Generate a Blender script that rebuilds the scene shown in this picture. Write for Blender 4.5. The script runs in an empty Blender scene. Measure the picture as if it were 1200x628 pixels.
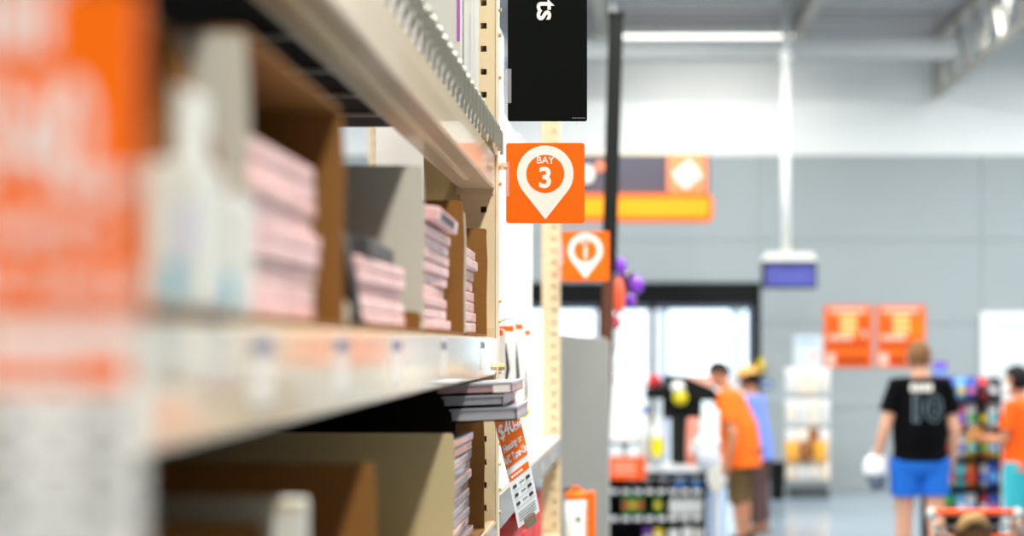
import bpy, bmesh, math, random
from mathutils import Vector, Matrix, Euler
random.seed(7)
S = bpy.context.scene
COL = S.collection
PI = math.pi

# ------------------------------------------------------------------ camera
CZ = 1.85                      # eye height
F = 1667.0                     # focal length in pixels of a 1200 px wide frame (50 mm lens)
VX, VY = 738.0, 404.0          # where the aisle direction vanishes
cd = bpy.data.cameras.new('camera')
cam = bpy.data.objects.new('camera', cd); COL.objects.link(cam)
cam.location = (0, 0, CZ); cam.rotation_euler = (PI/2, 0, 0)
cd.sensor_width = 36.0; cd.lens = 36.0*F/1200.0
cd.shift_x = -(VX-600)/1200.0; cd.shift_y = (VY-314)/1200.0
cd.clip_start = 0.05; cd.clip_end = 300
cd.dof.use_dof = True; cd.dof.focus_distance = 3.12; cd.dof.aperture_fstop = 1.65
S.camera = cam

# ------------------------------------------------------------------ look
S.view_settings.view_transform = 'Standard'; S.view_settings.look = 'None'
S.view_settings.gamma = 1.0; S.view_settings.use_curve_mapping = False
S.view_settings.exposure = -1.5

# ------------------------------------------------------------------ sky outside the doors
W = bpy.data.worlds.new('world'); S.world = W; W.use_nodes = True
bgn = W.node_tree.nodes['Background']
bgn.inputs[0].default_value = (0.86, 0.93, 1.0, 1); bgn.inputs[1].default_value = 8.0

# ------------------------------------------------------------------ materials
def lin(c):
    c = c/255.0
    return c/12.92 if c <= 0.04045 else ((c+0.055)/1.055)**2.4
MATS = {}
def mat(name, rgb, rough=0.6, var=0.06, scale=12.0, metal=0.0, emit=0.0, bump=0.0, stretch=(1,1,1), coat=0.0, trans=0.0, alpha=1.0, rgb2=None, ior=None, spec=None):
    if name in MATS: return MATS[name]
    m = bpy.data.materials.new(name); m.use_nodes = True
    nt = m.node_tree; b = nt.nodes['Principled BSDF']
    c = [lin(v) for v in rgb]
    tc = nt.nodes.new('ShaderNodeTexCoord'); mp = nt.nodes.new('ShaderNodeMapping')
    mp.inputs['Scale'].default_value = stretch
    nz = nt.nodes.new('ShaderNodeTexNoise'); nz.inputs['Scale'].default_value = scale; nz.inputs['Detail'].default_value = 3
    nt.links.new(tc.outputs['Object'], mp.inputs[0]); nt.links.new(mp.outputs[0], nz.inputs['Vector'])
    mx = nt.nodes.new('ShaderNodeMix'); mx.data_type = 'RGBA'
    if rgb2: c2 = [lin(v) for v in rgb2]; mx.inputs[6].default_value = (*c, 1); mx.inputs[7].default_value = (*c2, 1)
    else:
        mx.inputs[6].default_value = (*[v*(1-var) for v in c], 1); mx.inputs[7].default_value = (*[min(1, v*(1+var)) for v in c], 1)
    nt.links.new(nz.outputs[0], mx.inputs[0]); nt.links.new(mx.outputs[2], b.inputs['Base Color'])
    b.inputs['Roughness'].default_value = rough; b.inputs['Metallic'].default_value = metal
    b.inputs['Coat Weight'].default_value = coat; b.inputs['Coat Roughness'].default_value = 0.08
    b.inputs['Transmission Weight'].default_value = trans
    if spec is None and rough >= .4 and not coat and not metal: spec = .2
    if spec is not None: b.inputs['Specular IOR Level'].default_value = spec
    if ior: b.inputs['IOR'].default_value = ior
    b.inputs['Alpha'].default_value = alpha
    if emit:
        nt.links.new(mx.outputs[2], b.inputs['Emission Color']); b.inputs['Emission Strength'].default_value = emit
    if bump:
        bp = nt.nodes.new('ShaderNodeBump'); bp.inputs['Strength'].default_value = bump; bp.inputs['Distance'].default_value = 0.004
        nt.links.new(nz.outputs[0], bp.inputs['Height']); nt.links.new(bp.outputs[0], b.inputs['Normal'])
    MATS[name] = m
    return m

# ------------------------------------------------------------------ mesh building
def P(px, py, D): return Vector(((px-VX)*D/F, D, CZ+(VY-py)*D/F))
def X(px, D): return (px-VX)*D/F
def Z(py, D): return CZ+(VY-py)*D/F

class MB:
    def __init__(s, org=(0,0,0)): s.v = []; s.f = []; s.o = Vector(org); s.mi = []; s.cur = 0
    def add(s, vs, fs):
        n = len(s.v); s.v += [Vector(v) for v in vs]; s.f += [tuple(i+n for i in f) for f in fs]; s.mi += [s.cur]*len(fs); return s
    def bb(s, x0,x1,y0,y1,z0,z1, M=None):
        vs = [Vector((x,y,z)) for x in (x0,x1) for y in (y0,y1) for z in (z0,z1)]
        if M: vs = [M @ v for v in vs]
        return s.add(vs, [(0,1,3,2),(4,6,7,5),(0,4,5,1),(2,3,7,6),(0,2,6,4),(1,5,7,3)])
    def box(s, c, d, rot=None):
        M = Matrix.Translation(c)
        if rot: M = M @ Euler(rot).to_matrix().to_4x4()
        a,b,e = d[0]/2, d[1]/2, d[2]/2
        return s.bb(-a,a,-b,b,-e,e,M)
    def prism(s, pts, y0, y1):           # outline in x,z, pushed along y; counter-clockwise seen from -y
        n = len(pts)
        vs = [(p[0],y0,p[1]) for p in pts]+[(p[0],y1,p[1]) for p in pts]
        fs = [tuple(range(n)), tuple(range(2*n-1,n-1,-1))]+[(i,i+n,(i+1)%n+n,(i+1)%n) for i in range(n)]
        return s.add(vs, fs)
    def prismx(s, pts, x0, x1):          # outline in y,z, pushed along x
        n = len(pts)
        vs = [(x0,p[0],p[1]) for p in pts]+[(x1,p[0],p[1]) for p in pts]
        fs = [tuple(range(n-1,-1,-1)), tuple(range(n,2*n))]+[(i,(i+1)%n,(i+1)%n+n,i+n) for i in range(n)]
        return s.add(vs, fs)
    def ring(s, c, u, v, rx, ry, n):
        c = Vector(c)
        return [c+u*(rx*math.cos(2*PI*i/n))+v*(ry*math.sin(2*PI*i/n)) for i in range(n)]
    def skin(s, rings, caps=True):
        n = len(rings[0]); vs = [p for r in rings for p in r]; fs = []
        for k in range(len(rings)-1):
            for i in range(n):
                j = (i+1)%n
                fs.append((k*n+i, k*n+j, (k+1)*n+j, (k+1)*n+i))
        if caps: fs.append(tuple(range(n-1,-1,-1))); fs.append(tuple(range((len(rings)-1)*n, len(rings)*n)))
        return s.add(vs, fs)
    def tube(s, pts, r, n=8, side=None, caps=True):
        pts = [Vector(p) for p in pts]; rs = r if isinstance(r, (list,tuple)) else [r]*len(pts)
        rings = []; prev = None
        for i,p in enumerate(pts):
            t = (pts[min(i+1,len(pts)-1)]-pts[max(i-1,0)]).normalized()
            a = Vector(side) if side else (prev if prev is not None else (Vector((0,0,1)) if abs(t.z) < .9 else Vector((1,0,0))))
            u = (a-t*a.dot(t))
            if u.length < 1e-5: u = t.orthogonal()
            u.normalize(); w = t.cross(u); prev = u
            q = rs[i]; rx, ry = q if isinstance(q,(tuple,list)) else (q,q)
            rings.append(s.ring(p,u,w,rx,ry,n))
        return s.skin(rings, caps)
    def cyl(s, p0, p1, r, n=12): return s.tube([p0,p1], r, n)
    def lathe(s, prof, c=(0,0,0), n=16):
        c = Vector(c)
        return s.skin([s.ring(c+Vector((0,0,z)),Vector((1,0,0)),Vector((0,1,0)),max(r,1e-4),max(r,1e-4),n) for r,z in prof])
    def ell(s, c, r, nu=14, nv=9, M=None, keep=None):
        c = Vector(c); rings = []
        for k in range(nv+1):
            th = PI*k/nv; th = min(max(th,0.03),PI-.03)
            rings.append([Vector((r[0]*math.sin(th)*math.cos(2*PI*i/nu), r[1]*math.sin(th)*math.sin(2*PI*i/nu), -r[2]*math.cos(th))) for i in range(nu)])
        rings = [[(M @ q if M else q)+c for q in rg] for rg in rings]
        return s.skin(rings)
    def build(s, name, m, parent=None, bevel=0, smooth=False, remesh=0, at=None):
        me = bpy.data.meshes.new(name)
        me.from_pydata([tuple(v-s.o) for v in s.v], [], s.f)
        ms = m if isinstance(m,(list,tuple)) else [m]
        for q in ms: me.materials.append(q)
        for p,i in zip(me.polygons, s.mi): p.material_index = i
        bm = bmesh.new(); bm.from_mesh(me); bmesh.ops.recalc_face_normals(bm, faces=bm.faces); bm.to_mesh(me); bm.free()
        if smooth:
            for p in me.polygons: p.use_smooth = True
        o = bpy.data.objects.new(name, me); COL.objects.link(o)
        if parent: o.parent = parent
        elif s.o.length: o.location = s.o
        if at is not None: o.location = at
        if bevel:
            b = o.modifiers.new('bevel','BEVEL'); b.width = bevel; b.segments = 2; b.limit_method = 'ANGLE'
        if remesh:
            b = o.modifiers.new('remesh','REMESH'); b.mode = 'VOXEL'; b.voxel_size = remesh; b.use_smooth_shade = True
            b = o.modifiers.new('smooth','SMOOTH'); b.factor = .5; b.iterations = 3
        return o

def tag(o, label=None, cat=None, group=None, kind=None):
    if label: o['label'] = label
    if cat: o['category'] = cat
    if group: o['group'] = group
    if kind: o['kind'] = kind
    return o
def empty(name, loc=(0,0,0), rot=(0,0,0)):
    o = bpy.data.objects.new(name, None); COL.objects.link(o); o.location = loc; o.rotation_euler = rot
    o.empty_display_size = .05
    return o
def thing(name, label, cat, loc=(0,0,0), rot=(0,0,0), group=None):
    return tag(empty(name, loc, rot), label, cat, group)
def struct(name, mb, m, **k): return tag(mb.build(name, m, **k), kind='structure')
def text(name, s, size, m, parent, loc, rot=(PI/2,0,0), weight=0.0, align='CENTER', thick=0.0006, sx=1.0):
    cu = bpy.data.curves.new(name,'FONT'); cu.body = s; cu.size = size; cu.align_x = align; cu.align_y = 'CENTER'
    cu.extrude = thick; cu.offset = weight
    t = bpy.data.objects.new(name, cu); COL.objects.link(t)
    dg = bpy.context.evaluated_depsgraph_get(); dg.update()
    me = bpy.data.meshes.new_from_object(t.evaluated_get(dg)); bpy.data.objects.remove(t)
    me.materials.clear(); me.materials.append(m)
    o = bpy.data.objects.new(name, me); COL.objects.link(o); o.parent = parent; o.location = loc; o.rotation_euler = rot; o.scale = (sx,1,1)
    return o
ORD = ['bottom','second from bottom','third from bottom','fourth from bottom','fifth from bottom','sixth from bottom','seventh from bottom','eighth from bottom','ninth from bottom','tenth from bottom','eleventh from bottom','twelfth from bottom']
def rrect(x0,x1,z0,z1,r,n=4):
    pts = []
    for cx,cz,a0 in ((x1-r,z1-r,0),(x0+r,z1-r,90),(x0+r,z0+r,180),(x1-r,z0+r,270)):
        for k in range(n+1):
            a = math.radians(a0+90*k/n); pts.append((cx+r*math.cos(a), cz+r*math.sin(a)))
    return pts

# ------------------------------------------------------------------ ceiling lamps (lights of the place, one added behind the camera)
M_white_paint = mat('white painted metal', (238,238,232), .5)
M_lamp = mat('lamp diffuser', (255,252,240), .5, .01, emit=6.0)
CEIL = 5.75
def ceiling_light(label, x, y, z, lx, ly, power, group='strip lights under the roof deck', color=(1.0,.965,.90)):
    r = thing('ceiling_light', label, 'light', (x,y,z), group=group)
    h = MB(); h.bb(-lx/2-.03,lx/2+.03,-ly/2-.03,ly/2+.03,.0,.07); h.build('housing', M_white_paint, r)
    d = MB(); d.bb(-lx/2,lx/2,-ly/2,ly/2,-.02,-.001); d.build('diffuser', M_lamp, r)
    for sx in (-.35,.35):
        for_x, for_y = (lx*sx, 0) if lx > ly else (0, ly*sx)
        MB().cyl((for_x,for_y,.07),(for_x,for_y,CEIL-z),.006,6).build('hanger', M_white_paint, r)
    L = bpy.data.lights.new('ceiling_light_lamp','AREA'); L.shape = 'RECTANGLE'; L.size = lx; L.size_y = ly; L.energy = power
    L.color = color
    o = bpy.data.objects.new('lamp', L); COL.objects.link(o); o.parent = r; o.location = (0,0,-.03)
    return r
ceiling_light('added unseen strip light over the aisle behind the camera', .85, -3.2, 5.45, .28, 5.0, 900)  # added out of view to brighten surfaces that face the camera
ceiling_light('long strip light hanging over the near end of the aisle', .85, 1.6, 5.45, .28, 4.2, 800)
ceiling_light('long strip light hanging over the far end of the aisle', .85, 6.4, 5.45, .28, 4.2, 1300)
ceiling_light('strip light over the aisle behind the tall rack', -3.3, 6.0, 5.45, .28, 5.0, 250)
for i,(x,y,w) in enumerate([(-6,11.4,'left of the checkout'),(-.2,11.0,'over the checkout'),(5.2,11.0,'over the cart'),(10,11.4,'right of the door'),(-6,14.5,'left of the entrance'),(-.2,14.6,'before the entrance'),(5.4,14.6,'before the white door'),(10.5,14.5,'in the right corner')]):
    ceiling_light('wide strip light hanging '+w, x, y, 5.5, 3.4, .3, 660, color=(.96,1.0,1.0))
ceiling_light('strip light over the open floor right of the aisle', 6.0, 5.5, 5.45, 3.4, .3, 350)

# ================================================================== THE BUILDING
WD = 18.1                                   # distance of the front wall
M_floor = mat('polished concrete', (136,152,164), .18, .10, .9, rgb2=(158,170,180))
M_wallw = mat('white wall paint', (238,239,236), .7, .02, 3)
M_wallg = mat('grey wall paint', (158,164,165), .65, .03, 2.0)
M_deck = mat('galvanised roof deck', (168,174,178), .45, .15, .6, metal=.1, rgb2=(186,172,166))
M_steel = mat('grey primed steel', (178,172,162), .5, .1, 5)
M_steelw = mat('pale painted steel', (205,206,204), .45, .05, 4)
M_black = mat('black anodised frame', (8,10,10), .5, .1, spec=.2)
M_glass = mat('clear door glass', (235,245,248), .02, .01, trans=1.0, ior=1.02)
struct('floor', MB().bb(-14,16,-8,WD+.3,-.2,0), M_floor)
struct('ground_outside', MB().bb(-40,40,WD+.3,80,-.2,-.01), mat('sunlit concrete paving', (214,212,205), .8, .08, .8))
# corrugated ceiling, ribs running left to right
m = MB(); y = -8.0; prof = []
while y < WD+.3:
    prof += [(y,CEIL),(y+.14,CEIL),(y+.18,CEIL+.06),(y+.30,CEIL+.06)]; y += .34
n = len(prof); m.add([(-14,a,b) for a,b in prof]+[(16,a,b) for a,b in prof], [(i,i+1,n+i+1,n+i) for i in range(n-1)])
m.bb(-14,16,-8,WD+.3,CEIL+.08,CEIL+.2)
struct('ceiling', m, M_deck)
struct('wall_left', MB().bb(-14.2,-14,-8,WD+.3,0,CEIL+.2), M_wallg)
struct('wall_right', MB().bb(16,16.2,-8,WD+.3,0,CEIL+.2), M_wallw)
struct('wall_rear', MB().bb(-14,16,-8.2,-8,0,CEIL+.2), mat('dark store background paint',(84,84,82),.7,.05,3))
OX0, OX1, OZ = -2.1, 1.66, 2.64             # entrance opening
wf = MB(); wf.bb(-14,OX0,WD,WD+.25,0,CEIL+.2); wf.bb(OX1,16,WD,WD+.25,0,CEIL+.2); wf.bb(OX0,OX1,WD,WD+.25,OZ,CEIL+.2)
wallf = struct('wall_front', wf, M_wallw)
GZ = Z(182,WD)                              # top of the grey lower band
def panel(x0,x1,z0,z1): MB().bb(x0+.004,x1-.004,WD-.025,WD,z0+.004,z1-.004).build('panel', M_wallg, wallf)
zs = [0,1.06,2.12,3.18,GZ]
for a,b in ((-13.9,-9.9),(-9.9,-5.9),(-5.9,OX0),(OX1,4.47),(4.47,8.4),(8.4,12.2),(12.2,15.9)):
    for z0,z1 in zip(zs,zs[1:]): panel(a,b,z0,z1)
panel(OX0,OX1,OZ,3.18); panel(OX0,OX1,3.18,GZ)
# roof steel
jx = X(1097,18)
jr = tag(empty('roof_joist', (jx,18,0)), kind='structure')
zb, zt = Z(112,18), CEIL-.03
o_ = Vector((jx,18,0))
MB(o_).bb(jx-.05,jx+.05,2,18,zb-.035,zb+.035).build('bottom_chord', M_steel, jr)
MB(o_).bb(jx-.06,jx+.06,2,18,zt-.07,zt).build('top_chord', M_steel, jr)
MB(o_).bb(jx-.045,jx+.045,17.9,18.0,zb,zt).build('end_post', M_steel, jr)
for k in range(20):
    y0 = 18-.4*2*k; 
    if y0 < 3: break
    MB(o_).tube([(jx,y0,zb),(jx,y0-.4,zt-.05)], .022, 6).build('web_bar', M_steel, jr)
    MB(o_).tube([(jx,y0-.8,zb),(jx,y0-.4,zt-.05)], .022, 6).build('web_bar', M_steel, jr)
px = X(940,16.8)
tag(MB((px,17,CEIL)).bb(px-.07,px+.07,9,18,CEIL-.2,CEIL-.005).build('roof_purlin', M_steel), kind='structure')
px2 = X(705,16.8)
tag(MB((px2,17,CEIL)).bb(px2-.07,px2+.07,9,18,CEIL-.2,CEIL-.005).build('roof_purlin', M_steel), kind='structure')
gb = MB((0,16.6,5.2)); gz0, gz1 = Z(69,16.6), Z(47,16.6)
gb.bb(-9,jx-.07,16.52,16.68,gz0,gz0+.03); gb.bb(-9,jx-.07,16.52,16.68,gz1-.03,gz1); gb.bb(-9,jx-.07,16.58,16.62,gz0,gz1); gb.bb(-9,jx-.07,16.515,16.53,gz0+.02,gz1-.02)
tag(gb.build('roof_girder', M_steelw), kind='structure')
for hx in (-6,-1,X(925,16.6),jx-.3):
    tag(MB((hx,16.6,5.4)).bb(hx-.02,hx+.02,16.58,16.62,gz1,CEIL+.03).build('roof_hanger', M_steel), kind='structure')
tx0, tx1 = X(727,17.2), X(928,17.2)
ceiling_light('thin lit strip light above the pale roof girder', (tx0+tx1)/2, 17.2, Z(42,17.2), tx1-tx0, .09, 60)

# entrance: black frame, header, sliding glass leaves, vestibule posts beyond
ent = tag(empty('door_1', (0,WD,0)), kind='structure'); oe = (0,WD,0)
m = MB(oe); m.bb(OX0,OX1,WD-.04,WD+.16,Z(356,WD),OZ); m.build('header', M_black, ent)
for x0,x1 in ((OX0,OX0+.09),(OX1-.10,OX1),(X(700,WD),X(709,WD)),(X(762,WD),X(768,WD))):
    MB(oe).bb(x0,x1,WD-.03,WD+.12,0,Z(356,WD)).build('jamb', M_black, ent)
for x0,x1 in ((OX0+.1,X(698,WD)),(X(711,WD),X(761,WD)),(X(770,WD),OX1-.11)):
    z1 = Z(356,WD)
    lf = MB(oe); lf.bb(x0,x1,WD+.03,WD+.07,0,.09); lf.bb(x0,x1,WD+.03,WD+.07,z1-.05,z1); lf.bb(x0,x0+.03,WD+.03,WD+.07,.09,z1-.05); lf.bb(x1-.03,x1,WD+.03,WD+.07,.09,z1-.05)
    l = lf.build('door_leaf', mat('silver door rail',(130,136,150),.35,.05,metal=.4), ent)
    MB(oe).bb(x0+.03,x1-.03,WD+.045,WD+.055,.09,z1-.05).build('pane', M_glass, l)
vs = 20.6
ves = tag(empty('door_2', (0,vs,0)), kind='structure'); ov = (0,vs,0)
MB(ov).bb(-2.6,2.2,vs-.1,vs+.2,Z(363,vs),2.75).build('header', mat('slate grey vestibule frame',(88,110,118),.5), ves)
M_lav = mat('lavender grey post',(196,194,220),.4); M_col = mat('white column',(250,250,252),.5); M_sl = mat('blue grey post',(120,150,172),.4)
for a,b,mm in ((775,783,M_lav),(855,871,M_col),(876,884,M_sl),(640,648,M_lav),(716,722,M_col)):
    MB(ov).bb(X(a,vs),X(b,vs),vs-.06,vs+.1,0,Z(362,vs)).build('post', mm, ves)
MB(ov).bb(X(787,vs),X(838,vs),vs-.01,vs+.02,Z(385,vs),Z(379,vs)).build('push_bar', mat('coral red push bar',(226,120,104),.5), ves)
# white service door at the right
d2 = tag(empty('door_3', (X(1148,WD),WD,0)), kind='structure'); od = (X(1148,WD),WD,0)
M_dw = mat('white door paint',(240,242,240),.45,.02)
a,b,c = X(1148,WD), X(1159,WD), Z(366,WD)
m = MB(od); m.bb(a,b,WD-.09,WD-.02,0,c); m.bb(b,b+1.05,WD-.09,WD-.02,Z(378,WD),c); m.bb(b+1.05,b+1.17,WD-.09,WD-.02,0,c); m.build('door_frame', M_dw, d2)
dl = MB(od).bb(b,b+1.05,WD-.055,WD-.026,.01,Z(378,WD)).build('door_leaf', mat('off white door leaf',(222,224,222),.5,.02), d2)
MB(od).tube([(b+.93,WD-.06,1.0),(b+.93,WD-.11,1.0),(b+.80,WD-.11,1.0)],.012,8).build('door_handle', M_steelw, dl)

# ================================================================== THE RACK
XF = -.297                                  # front plane of the rack
M_cream = mat('cream rack paint', (226,205,165), .38, .05, 6)
M_creamd = mat('cream beam paint', (214,192,158), .30, .05, 6, coat=.5)
M_wire = mat('zinc wire', (150,150,138), .35, .1, metal=.6)
M_bolt = mat('yellow zinc bolt', (205,180,130), .35, .1, metal=.5)
M_deckb = mat('shade dark shelf board', (20,19,17), .7, .15)  # near-black: shade of the unlit shelf underside put into the colour
M_kraft = mat('kraft cardboard', (136,94,46), .85, .08, 40, bump=.15, stretch=(1,1,8))
M_liner = mat('white lined cardboard', (196,192,178), .8, .04, 60, stretch=(1,1,10))
M_kraftl = mat('buff cardboard', (190,174,134), .85, .05, 50, stretch=(1,1,8))
rack = thing('storage_rack', 'tall cream steel storage rack filling the left side, with shelves and punched uprights', 'rack', (XF,3.13,0))
orr = (XF,3.13,0)
HP = .0505
def upright(xf, D, sgn, ztop, ph):
    """punched column whose broad face looks along the aisle; sgn=-1 stretches to the left of xf"""
    w = .076; x0 = xf-w if sgn < 0 else xf; x1 = x0+w; hc = x1-.0245 if sgn < 0 else x0+.0245; h = .0065; t = .003
    m = MB(orr)
    z = ph
    holes = []
    while z > .1: z -= HP
    while z < ztop-.03: z += HP; holes.append(z)
    m.bb(x0,hc-h,D,D+t,0,ztop); m.bb(hc+h,x1,D,D+t,0,ztop)
    a = 0
    for hz in holes: m.bb(hc-h,hc+h,D,D+t,a,hz-h); a = hz+h
    m.bb(hc-h,hc+h,D,D+t,a,ztop)
    m.bb(x1-t,x1,D+t,D+.07,0,ztop); m.bb(x0,x0+t,D+t,D+.07,0,ztop); m.bb(x0,x1,D+.067,D+.07,0,ztop)
    o = m.build('upright', M_cream, rack)
    m = MB(orr); m.bb(x0-.03,x1+.02,D-.02,D+.09,0,.008); m.build('base_plate', M_cream, o)
    return o
ph = Z(3.4,3.13)
UT = 3.0
u1 = upright(XF,3.13,-1,UT,ph); upright(XF,6.03,-1,UT,ph); upright(XF,.33,-1,UT,ph)
for D in (.33,3.13,6.03): upright(-1.107,D,1,UT,ph)
# sheet plate behind the front column of the middle frame
MB(orr).bb(XF-.157,XF-.074,3.134,3.139,.3,Z(-300,3.13)).build('web_plate', mat('olive cream plate',(196,176,130),.4,.06), rack)
# thin edge strip on the aisle side of the middle upright
MB(orr).bb(XF+.001,XF+.006,3.135,3.18,.2,UT).build('edge_strip', mat('pale edge strip',(226,214,188),.4,.08), u1)
def bolt(x,y,z,par):
    MB(orr).tube([(x,y,z),(x+.012,y,z)],.009,6).build('bolt', M_bolt, par)
    
for py in (8,38,88,193,214,352,376,430,436,520,545,575,602):
    z = Z(py,3.13); MB(orr).tube([(XF+.005,3.16,z),(XF+.012 if py not in (193,430) else XF+.02,3.16,z)],.0045 if py not in (193,430) else .008,8).build('bolt', M_bolt, u1)

M_strip = mat('clear label strip', (226,208,178), .13, .05, 5, coat=1.0)
M_plabel = mat('white price label', (228,222,210), .25, .02, coat=.6)
M_navy = mat('navy print', (120,116,136), .4)
def beam(y0,y1,ztop,h,strip,labels,mstrip=M_strip,dz=0.0):
    """shelf beam along the aisle; box tube with a lip and end plates"""
    m = MB(orr)
    sec = [(XF,ztop),(XF-.08,ztop-.012),(XF-.08,ztop-h),(XF,ztop-h)]
    m.add([(x,y0,z) for x,z in sec]+[(x,y1,z+dz) for x,z in sec], [(0,1,2,3),(7,6,5,4)]+[(i,i+4,(i+1)%4+4,(i+1)%4) for i in range(4)])
    b = m.build('beam', M_creamd, rack, bevel=.004)
    MB(orr).bb(XF-.085,XF-.002,y1-.004,y1-.001,ztop-h-.012+dz,ztop+.02+dz).build('end_plate', M_creamd, b)
    MB(orr).bb(XF-.045,XF-.035,y0,y1-.2,ztop-h-.0035,ztop-h-.0005).build('seam', M_cream, b) if dz == 0 else None
    if strip:
        z0, z1 = ztop-strip, ztop-.004
        m = MB(orr); m.add([(XF+.001,y0,z0),(XF+.001,y0,z1),(XF+.005,y0,z1),(XF+.005,y0,z0)]+[(XF+.001,y1-.005,z0+dz),(XF+.001,y1-.005,z1+dz),(XF+.005,y1-.005,z1+dz),(XF+.005,y1-.005,z0+dz)], [(0,1,2,3),(7,6,5,4)]+[(i,i+4,(i+1)%4+4,(i+1)%4) for i in range(4)])
        m.build('label_strip', mstrip, b)
    for D,wd in labels:
        f = (D-y0)/(y1-y0)*dz
        l = MB(orr).bb(XF+.0051,XF+.0058,D-wd/2,D+wd/2,ztop-.066+f,ztop-.008+f).build('price_label', M_plabel, b)
        MB(orr).bb(XF+.0059,XF+.0062,D-wd/2+.004,D+wd/2-.004,ztop-.024+f,ztop-.012+f).build('print_line', M_navy, l)
    return b
ZB = [CZ+.420, CZ+.017, CZ-.385]            # three shelf levels
H = .085
beam(.4,3.13,ZB[0],H-.008,0,[])
beam(.4,3.13,ZB[1],H,.080,[(1.13,.075),(1.44,.075),(1.78,.075),(2.23,.075),(2.82,.075)])
beam(.4,3.13,ZB[2],H,.080,[(1.3,.075),(2.2,.075)])
b2 = beam(3.21,6.03,CZ-.335,.084,.08,[(3.6,.09),(4.2,.09),(4.8,.09),(5.4,.09)], mat('grey label channel',(150,152,152),.35,.05,coat=.3), -.053)
beam(3.21,6.03,CZ-.80,.084,.06,[])
for z in ZB: 
    MB(orr).bb(-1.107,-1.05,.4,3.13,z-H,z).build('beam', M_creamd, rack)
# decks
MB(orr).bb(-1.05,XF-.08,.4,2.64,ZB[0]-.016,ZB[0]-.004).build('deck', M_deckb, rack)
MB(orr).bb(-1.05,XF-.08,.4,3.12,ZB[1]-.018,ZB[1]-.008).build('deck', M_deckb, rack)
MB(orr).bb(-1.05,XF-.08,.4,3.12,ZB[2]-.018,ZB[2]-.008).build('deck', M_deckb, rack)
m = MB(orr); m.add([(XF-.6,3.21,CZ-.345),(XF-.004,3.21,CZ-.335),(XF-.004,6.02,CZ-.388),(XF-.6,6.02,CZ-.398)],[(0,1,2,3)])
m.add([(XF-.6,3.21,CZ-.357),(XF-.004,3.21,CZ-.347),(XF-.004,6.02,CZ-.400),(XF-.6,6.02,CZ-.410)],[(3,2,1,0)])
m.build('deck', mat('white shelf top',(244,244,240),.4,.03), rack)
MB(orr).bb(-1.05,XF-.004,3.21,6.02,CZ-.81,CZ-.80).build('deck', M_creamd, rack)
for D in (1.85,2.08,2.28,2.47): MB(orr).bb(-1.05,XF-.08,D-.003,D+.003,ZB[0]-.023,ZB[0]-.017).build('support_wire', mat('pale support bar',(190,188,165),.35,.1), rack)
# wire mesh lip hooked over the top beam
zl = ZB[0]+.047
for dx,dz_ in ((.008,0),(.004,.008),(-.004,.004),(.012,-.008)):
    MB(orr).tube([(XF+dx,.5,zl+dz_),(XF+dx,3.13,zl+dz_)],.0032,6).build('rail_wire', M_wire, rack)
lp = []
for k in range(9):
    a = PI*k/8; lp.append((-.012+.016*math.cos(a)*1.0+.012, 0, .034+.014*math.sin(a)))
pts = [(.018,0,-.012),(.018,0,.03)]+[(.018*math.cos(PI*k/6)+0,0,.034+.014*math.sin(PI*k/6)) for k in range(7)]+[(-.018,0,.02),(-.05,0,.004)]
first = None
D = .62
while D < 3.11:
    if first is None:
        first = MB().tube(pts,.0034,6).build('wire_loop', M_wire, rack); o = first
    else:
        o = first.copy(); COL.objects.link(o); o.parent = rack
    o.location = (0, D-3.13, ZB[0]+.006); D += .062
# comb bracket at the end of the mesh
MB(orr).prismx([(3.02,ZB[0]+.055),(2.95,ZB[0]+.03),(2.95,ZB[0]-.01),(3.0,ZB[0]-.02),(3.06,ZB[0]+.0),(3.12,ZB[0]+.02),(3.12,ZB[0]+.055)],XF+.013,XF+.016).build('mesh_bracket', M_creamd, rack)
# black sheets added to paint the deep shade behind the shelves
M_shade = mat('painted shade board',(14,13,12),.8,.2)
MB(orr).bb(-.93,-.92,.4,3.12,CZ-.8,ZB[1]-.02).build('shade_panel', M_shade, rack)
MB(orr).bb(-.93,-.92,.4,2.6,ZB[1],ZB[0]-.02).build('shade_panel', M_shade, rack)
MB(orr).bb(-.92,XF-.082,3.11,3.12,CZ-.8,ZB[1]-.02).build('shade_panel', M_shade, rack)
MB(orr).bb(-.93,-.92,3.2,6.0,CZ-.8,CZ-.35).build('shade_panel', M_shade, rack)

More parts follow.
